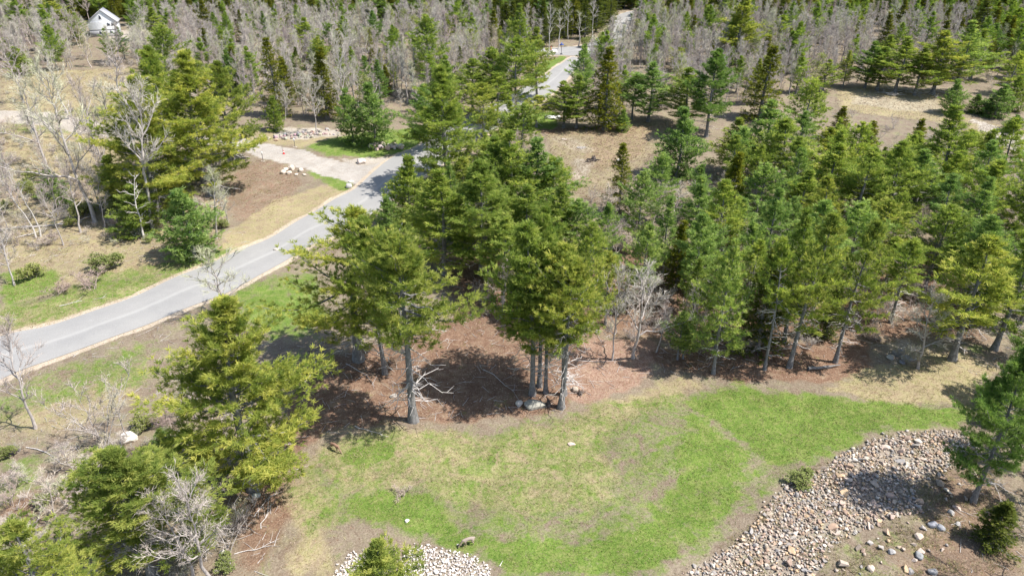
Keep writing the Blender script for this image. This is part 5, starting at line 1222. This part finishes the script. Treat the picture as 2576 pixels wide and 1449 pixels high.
# slash pile
e = empty('brush_pile', G(2290, 236)); tag(e, 'long pile of cut grey brushwood in front of the pine belt', 'brush pile')
rg = np.random.default_rng(12); SM = [stick_mb(5.0, 0.06, 60 + i, 5).mesh('stick', M_DEAD, True) for i in range(5)]
for i in range(60):
    q = G(rg.uniform(2215, 2365), rg.uniform(226, 242)) - e.location
    link('stick', SM[i % 5], e, (q.x, q.y, q.z + rg.uniform(0, 0.8)), (rg.uniform(-0.2, 0.2), rg.uniform(-0.15, 0.15), rg.uniform(0, 6.28)), [rg.uniform(0.5, 1.1)] * 3)
def stump(u, v, h, r, label, seed, roots=6, mat=None, shards=5):
    p = G(u, v); e = empty('tree_stump', p); tag(e, label, 'stump'); rg = np.random.default_rng(seed); mb = MB()
    z = np.linspace(0, h, 5); mb.tube(np.stack([0.05 * z, 0 * z, z - 0.05], 1), r * np.array([1.35, 1.1, 1.0, 0.9, 0.75]), 9, True); link('trunk', mb.mesh('trunk', mat or M_STUMP, False), e)
    mb = MB()
    for i in range(shards):
        a = rg.random() * 6.28; q = np.array([math.cos(a) * r * 0.6, math.sin(a) * r * 0.6, h * 0.8]); mb.tube([q, q + [rg.normal() * 0.05, rg.normal() * 0.05, rg.uniform(0.3, 0.7) * h + 0.15]], [r * 0.25, 0.01], 4)
    for i in range(roots):
        a = i * 6.28 / roots + rg.random(); d = np.array([math.cos(a), math.sin(a), 0]); l = rg.uniform(2, 3.2) * r; mb.tube([d * r * 0.7 + [0, 0, 0.2], d * l * 0.7 + [0, 0, rg.uniform(0.05, 0.4)], d * l + [0, 0, rg.uniform(-0.05, 0.5)]], [r * 0.25, r * 0.17, 0.02], 5)
    link('roots', mb.mesh('roots', mat or M_STUMP, False), e)
M_STUMP = bark_mat('charred_wood', (0.035, 0.03, 0.03), (0.08, 0.065, 0.06), (0.26, 0.22, 0.19))
stump(1379, 1022, 0.85, 0.26, 'jagged dark stump standing right of the flat mossy boulder', 1); stump(1459, 991, 0.4, 0.28, 'uprooted dark stump beside the brown boulder', 2, 9); stump(1493, 404, 0.9, 0.6, 'black uprooted stump in the clearing', 3, 10); stump(1478, 407, 0.5, 0.3, 'smaller dark stump left of the black uprooted one', 4, 7)
stump(624, 1222, 1.3, 0.3, 'pale broken stub at the foot of the big left pine', 5, 4, M_DEAD)

# ------------------------------------------------------------------ deer grazing
def fur_mat(name, top, low):
    m, t = new_mat(name); tc = N(t, 'ShaderNodeTexCoord'); sx = N(t, 'ShaderNodeSeparateXYZ'); t.links.new(tc.outputs['Object'], sx.inputs[0])
    f = mathn(t, 'ADD', sx.outputs[2], mathn(t, 'MULTIPLY', noise(t, 6, 3, 0.6, tc.outputs['Object']), 0.15))
    c = ramp(t, f, [(0.25, low), (0.62, tuple((a_ + b_) / 2 for a_, b_ in zip(top, low))), (0.78, top)]); fn = noise(t, 60, 3, 0.7, tc.outputs['Object'])
    c = mixc(t, 0.5, c, ramp(t, fn, [(0.35, (0.7, 0.7, 0.7)), (0.65, (1.2, 1.2, 1.2))]), 'MULTIPLY'); out(t, principled(t, c, 0.95, fn, 0.4, 0.01, 0.1)); return m
def deer(u, v, u2, v2, label, mat, seed):
    a, b = G(u, v), G(u2, v2); ang = math.atan2(b.y - a.y, b.x - a.x); e = empty('deer', G(u, v) * 0.5 + b * 0.5, ang, (1.12, 1.12, 1.12)); e.location.z = float(terr(e.location.x, e.location.y)) - 0.01
    P_ = [(-.36, 0, .80), (-.12, 0, .79), (.14, 0, .77), (.36, 0, .78), (.52, 0, .74), (.66, 0, .54), (.78, 0, .32), (.86, 0, .20), (.98, 0, .05)]; Rr = [.165, .165, .17, .165, .115, .075, .068, .075, .035]
    E_ = [(i, i + 1) for i in range(8)]
    def ch(start, pts, rr):
        k = start
        for q, r_ in zip(pts, rr): P_.append(q); Rr.append(r_); E_.append((k, len(P_) - 1)); k = len(P_) - 1
    st = [(0.05, -0.04), (-0.05, 0.04)]
    for sg, (of, ob) in zip((-1, 1), st):
        ch(0, [(-.34, sg * .10, .64), (-.26 + ob, sg * .11, .50), (-.43 + ob, sg * .11, .32), (-.39 + ob, sg * .11, .07), (-.36 + ob, sg * .11, .0)], [.105, .07, .034, .022, .026])
        ch(3, [(.35, sg * .09, .62), (.33 + of * .5, sg * .09, .46), (.34 + of, sg * .09, .26), (.33 + of, sg * .09, .07), (.36 + of, sg * .09, .0)], [.085, .052, .030, .021, .026])
        ch(6, [(.76, sg * .07, .38), (.70, sg * .15, .44)], [.035, .022])
    ch(0, [(-.52, 0, .78), (-.57, 0, .66)], [.05, .028])
    me = bpy.data.meshes.new('body'); me.from_pydata(P_, E_, []); o = bpy.data.objects.new('body', me); COL.objects.link(o)
    o.modifiers.new('skin', 'SKIN'); 
    for i, r_ in enumerate(Rr): me.skin_vertices[0].data[i].radius = (r_ * (0.82 if i < 5 else 1), r_)
    me.skin_vertices[0].data[0].use_root = True
    s_ = o.modifiers.new('sub', 'SUBSURF'); s_.levels = 2; s_.render_levels = 2
    dg = bpy.context.evaluated_depsgraph_get(); nm = bpy.data.meshes.new_from_object(o.evaluated_get(dg)); bpy.data.objects.remove(o)
    nm.materials.clear(); nm.materials.append(mat); nm.polygons.foreach_set('use_smooth', np.ones(len(nm.polygons), bool)); link('body', nm, e)
    mb = MB()
    for sg in (-1, 1): mb.tube([(.82, sg * .062, .275), (.835, sg * .068, .262)], [.012, .010], 6, True)
    mb.tube([(.985, 0, .055), (1.01, 0, .03)], [.026, .018], 6, True); link('eyes_and_nose', mb.mesh('eyes_and_nose', M_STUMP, True), e)
    tag(e, label, 'deer', 'deer grazing on the lawn'); return e
deer(835, 1128, 851, 1137, 'brown deer grazing at the left side of the lawn, rump uphill', fur_mat('brown_fur', (0.27, 0.165, 0.12), (0.26, 0.18, 0.13)), 1)
deer(1190, 1368, 1170, 1374, 'greyish deer grazing beside the white crushed stone, head to the left', fur_mat('grey_fur', (0.33, 0.27, 0.23), (0.42, 0.33, 0.22)), 2)

# ------------------------------------------------------------------ house
M_WALLP = simple_mat('white_clapboard', (0.80, 0.81, 0.83), 0.6, 1.5, 0.05); M_ROOF = simple_mat('roof_shingles', (0.42, 0.42, 0.44), 0.8, 6, 0.2); M_FOUND = simple_mat('foundation_wall', (0.42, 0.42, 0.44), 0.9, 2, 0.1)
M_GLASS = simple_mat('window_glass', (0.04, 0.05, 0.08), 0.15, 1, 0.1, spec=0.6); M_TRIM = simple_mat('white_trim', (0.82, 0.82, 0.82), 0.5, 1, 0.03); M_DKMET = simple_mat('dark_metal', (0.05, 0.05, 0.055), 0.5, 8, 0.2)
hp = G(268, 86); hs = empty('white_house', hp, R(22)); tag(hs, 'small white gabled house half hidden in the bare woods', 'house')
HW, HD, E0, E1, PK = 5.3, 5.5, 2.2, 5.2, 9.6
mb = MB(); V = [(-HW, -HD, E0), (HW, -HD, E0), (HW, -HD, E1), (0.4, -HD, PK - .1), (-HW, -HD, E1)]; Vb = [(x, HD, z) for x, y, z in V]
mb.add(V + Vb, [(0,1,2),(0,2,4),(4,2,3),(5,7,6),(5,9,7),(9,8,7),(1,6,7),(1,7,2),(5,0,4),(5,4,9)]); link('wall', mb.mesh('wall', M_WALLP), hs)
mb = MB()
for i in range(14):      # lapped boards standing proud of the front wall
    z = E0 + 0.05 + i * 0.215; mb.box((-HW - .02, -HD - .035, z), (HW + .02, -HD - .003, z + 0.17))
link('clapboards', mb.mesh('clapboards', M_WALLP), hs)
mb = MB(); mb.box((-HW + .1, -HD + .1, -1.0), (HW - .1, HD - .1, E0 - .003)); link('foundation', mb.mesh('foundation', M_FOUND), hs)
mb = MB()
for sx, pk in ((1, 0.4), (-1, 0.4)):
    a_, b_ = np.array([pk, 0, PK]), np.array([sx * (HW + .5), 0, E1 - .35]); q = []
    for y in (-HD - .5, HD + .5):
        for z in (0, .22): q += [(a_[0], y, a_[2] + z), (b_[0], y, b_[2] + z)]
    mb.add(q, [(0,1,3),(0,3,2),(4,7,5),(4,6,7),(2,3,7),(2,7,6),(0,5,1),(0,4,5),(1,5,7),(1,7,3),(0,2,6),(0,6,4)])
rf = link('roof', mb.mesh('roof', M_ROOF), hs)
for (x, z, w_, h_, y) in [(2.2, 3.6, 1.0, 1.15, -HD - .04), (3.75, 3.6, 1.0, 1.15, -HD - .04), (-0.3, 6.2, 0.75, 1.5, -HD - .04), (-1.2, 0.55, 1.3, 1.1, -HD + .09), (2.6, 0.75, 0.9, 1.0, -HD + .09)]:
    mb = MB(); f_ = .12
    for q in (((x - w_/2 - f_, y - .06, z - f_), (x - w_/2, y, z + h_ + f_)), ((x + w_/2, y - .06, z - f_), (x + w_/2 + f_, y, z + h_ + f_)), ((x - w_/2, y - .06, z + h_), (x + w_/2, y, z + h_ + f_)), ((x - w_/2, y - .06, z - f_), (x + w_/2, y, z))): mb.box(*q)
    wn = link('window', mb.mesh('window', M_TRIM), hs); mb = MB(); mb.box((x - w_/2, y - .03, z), (x + w_/2, y - .004, z + h_)); link('pane', mb.mesh('pane', M_GLASS), wn)
# low wing to the right of the house
mb = MB(); mb.box((0, 0, 0), (5.0, 4.0, 2.6)); mb.add([(-.2,-.3,2.6),(5.3,-.3,2.6),(5.3,4.3,2.6),(-.2,4.3,2.6),(-.2,2,3.9),(5.3,2,3.9)], [(0,1,5),(0,5,4),(2,3,4),(2,4,5),(1,2,5),(3,0,4)])
p = hp + Vector((8.5, 6, 0)); o = link('shed', mb.mesh('shed', M_FOUND), None, (p.x, p.y, float(terr(p.x, p.y)) - .1), (0, 0, R(22))); tag(o, 'low grey outbuilding behind the right side of the white house', 'shed')

# ------------------------------------------------------------------ road furniture
M_RED = simple_mat('red_plastic', (0.65, 0.05, 0.05), 0.5, 3, 0.1); M_BLUE = simple_mat('blue_sign', (0.03, 0.12, 0.55), 0.4, 3, 0.05); M_CONC = simple_mat('pale_concrete', (0.78, 0.78, 0.76), 0.8, 3, 0.08); M_PVC = simple_mat('white_plastic', (0.85, 0.85, 0.83), 0.5, 3, 0.04)
def marker(u, v, h, label):
    e = empty('marker_post', G(u, v)); tag(e, label, 'marker post', 'white-topped posts flanking the gravel drive'); mb = MB(); mb.tube([(0, 0, -.1), (0, 0, h)], [.06, .055], 6, True); link('post', mb.mesh('post', M_DKMET, True), e)
    mb = MB(); mb.box((-.14, -.10, h - .55), (.14, -.058, h + .25)); link('plate', mb.mesh('plate', M_PVC), e)
    for i, (x, y) in enumerate([(-.35, -.1), (.1, -.3), (.5, -.25)]):
        s = .28; o = link('footing_stone', STONES[i], e, (x, y, .08), (0, 0, i), (s, s, s), WHITE)
marker(662, 406, 2.1, 'white-topped marker post on the heath side of the gravel drive'); marker(742, 370, 2.0, 'white-topped marker post on the lawn side of the gravel drive')
def cone(u, v, h, label, pole=True):
    e = empty('traffic_cone', G(u, v)); tag(e, label, 'traffic cone'); mb = MB(); mb.box((-.28, -.28, 0.005), (.28, .28, .06)); link('base', mb.mesh('base', M_RED), e)
    mb = MB(); z = np.linspace(.06, h, 5); mb.tube(np.stack([0 * z, 0 * z, z], 1), np.linspace(.2, .05, 5) * (h / .8), 12, True); link('body', mb.mesh('body', M_RED, True), e)
    mb = MB(); mb.tube([(0, 0, h * .52), (0, 0, h * .7)], [.137 * h / .8, .108 * h / .8], 12); link('white_band', mb.mesh('white_band', M_PVC, True), e)
    if pole: mb = MB(); mb.tube([(-.12, 0, 0), (-.2, 0, h * 1.9)], [.035, .03], 5, True); link('pole', mb.mesh('pole', M_DKMET, True), e)
cone(714, 388, 0.95, 'red cone with a thin dark pole on the gravel drive'); cone(1386, 127, 1.3, 'red and white cone at the far edge of the crossroads', False)
e = empty('street_sign', G(1412, 138)); tag(e, 'blue street name sign on a dark post at the crossroads', 'street sign'); mb = MB(); mb.tube([(0, 0, -.1), (0, 0, 4.0)], [.09, .08], 7, True); link('post', mb.mesh('post', M_DKMET, True), e)
for dz, rz_ in ((3.3, 0.1), (3.75, 1.2)): mb = MB(); mb.box((-.75, -.03, 0), (.75, .03, .38)); link('name_plate', mb.mesh('name_plate', M_BLUE), e, (0, 0, dz), (0, 0, rz_))
mb = MB(); mb.box((-.4, -.4, -.1), (.4, .4, .35)); link('base', mb.mesh('base', M_DKMET), e)
e = empty('utility_cover', G(1390, 297), 0.05); tag(e, 'white concrete slab lying in the green grass beside the pines', 'concrete slab'); mb = MB(); mb.box((-2.1, -1.4, -.2), (2.1, 1.4, .45)); link('slab', mb.mesh('slab', M_CONC), e); mb = MB(); mb.box((-1.5, -.9, .453), (1.5, .9, .52)); link('lid', mb.mesh('lid', M_PVC), e)
def ground_sticks(name, region, n, seed):
    rg = np.random.default_rng(seed); pl = poly(region); x0, y0 = pl.min(0); x1, y1 = pl.max(0); mb = MB(); k = 0
    X = rg.uniform(x0, x1, n * 4); Y = rg.uniform(y0, y1, n * 4); ok = sdist(X, Y, pl) > 0
    for q in (ROAD_POLY, DRIVE_POLY): ok &= sdist(X, Y, q) < -0.5
    ok &= mask(X, Y, GREEN) < 0.2
    for x, y in list(zip(X[ok], Y[ok]))[:n]:
        a = rg.random() * 6.28; l = rg.uniform(0.5, 2.2); z = float(terr(x, y)) + 0.04; p0 = np.array([x, y, z]); d = np.array([math.cos(a), math.sin(a), rg.uniform(0, 0.12)]) * l
        mb.tube([p0, p0 + d * 0.5 + rg.normal(size=3) * [0.06, 0.06, 0.01], p0 + d], [0.03, 0.024, 0.008], 3)
    tag(link(name, mb.mesh(name, M_DEAD)), kind='stuff')
ground_sticks('fallen_twigs', [(0,430),(560,440),(760,900),(1150,640),(1450,560),(2576,600),(2700,1500),(2300,1500),(2450,1150),(2400,900),(1650,940),(1400,1030),(760,1100),(700,1449),(0,1449)], 2600, 31)
print('unique tris', sum(len(m.polygons) for m in bpy.data.meshes if m.users))
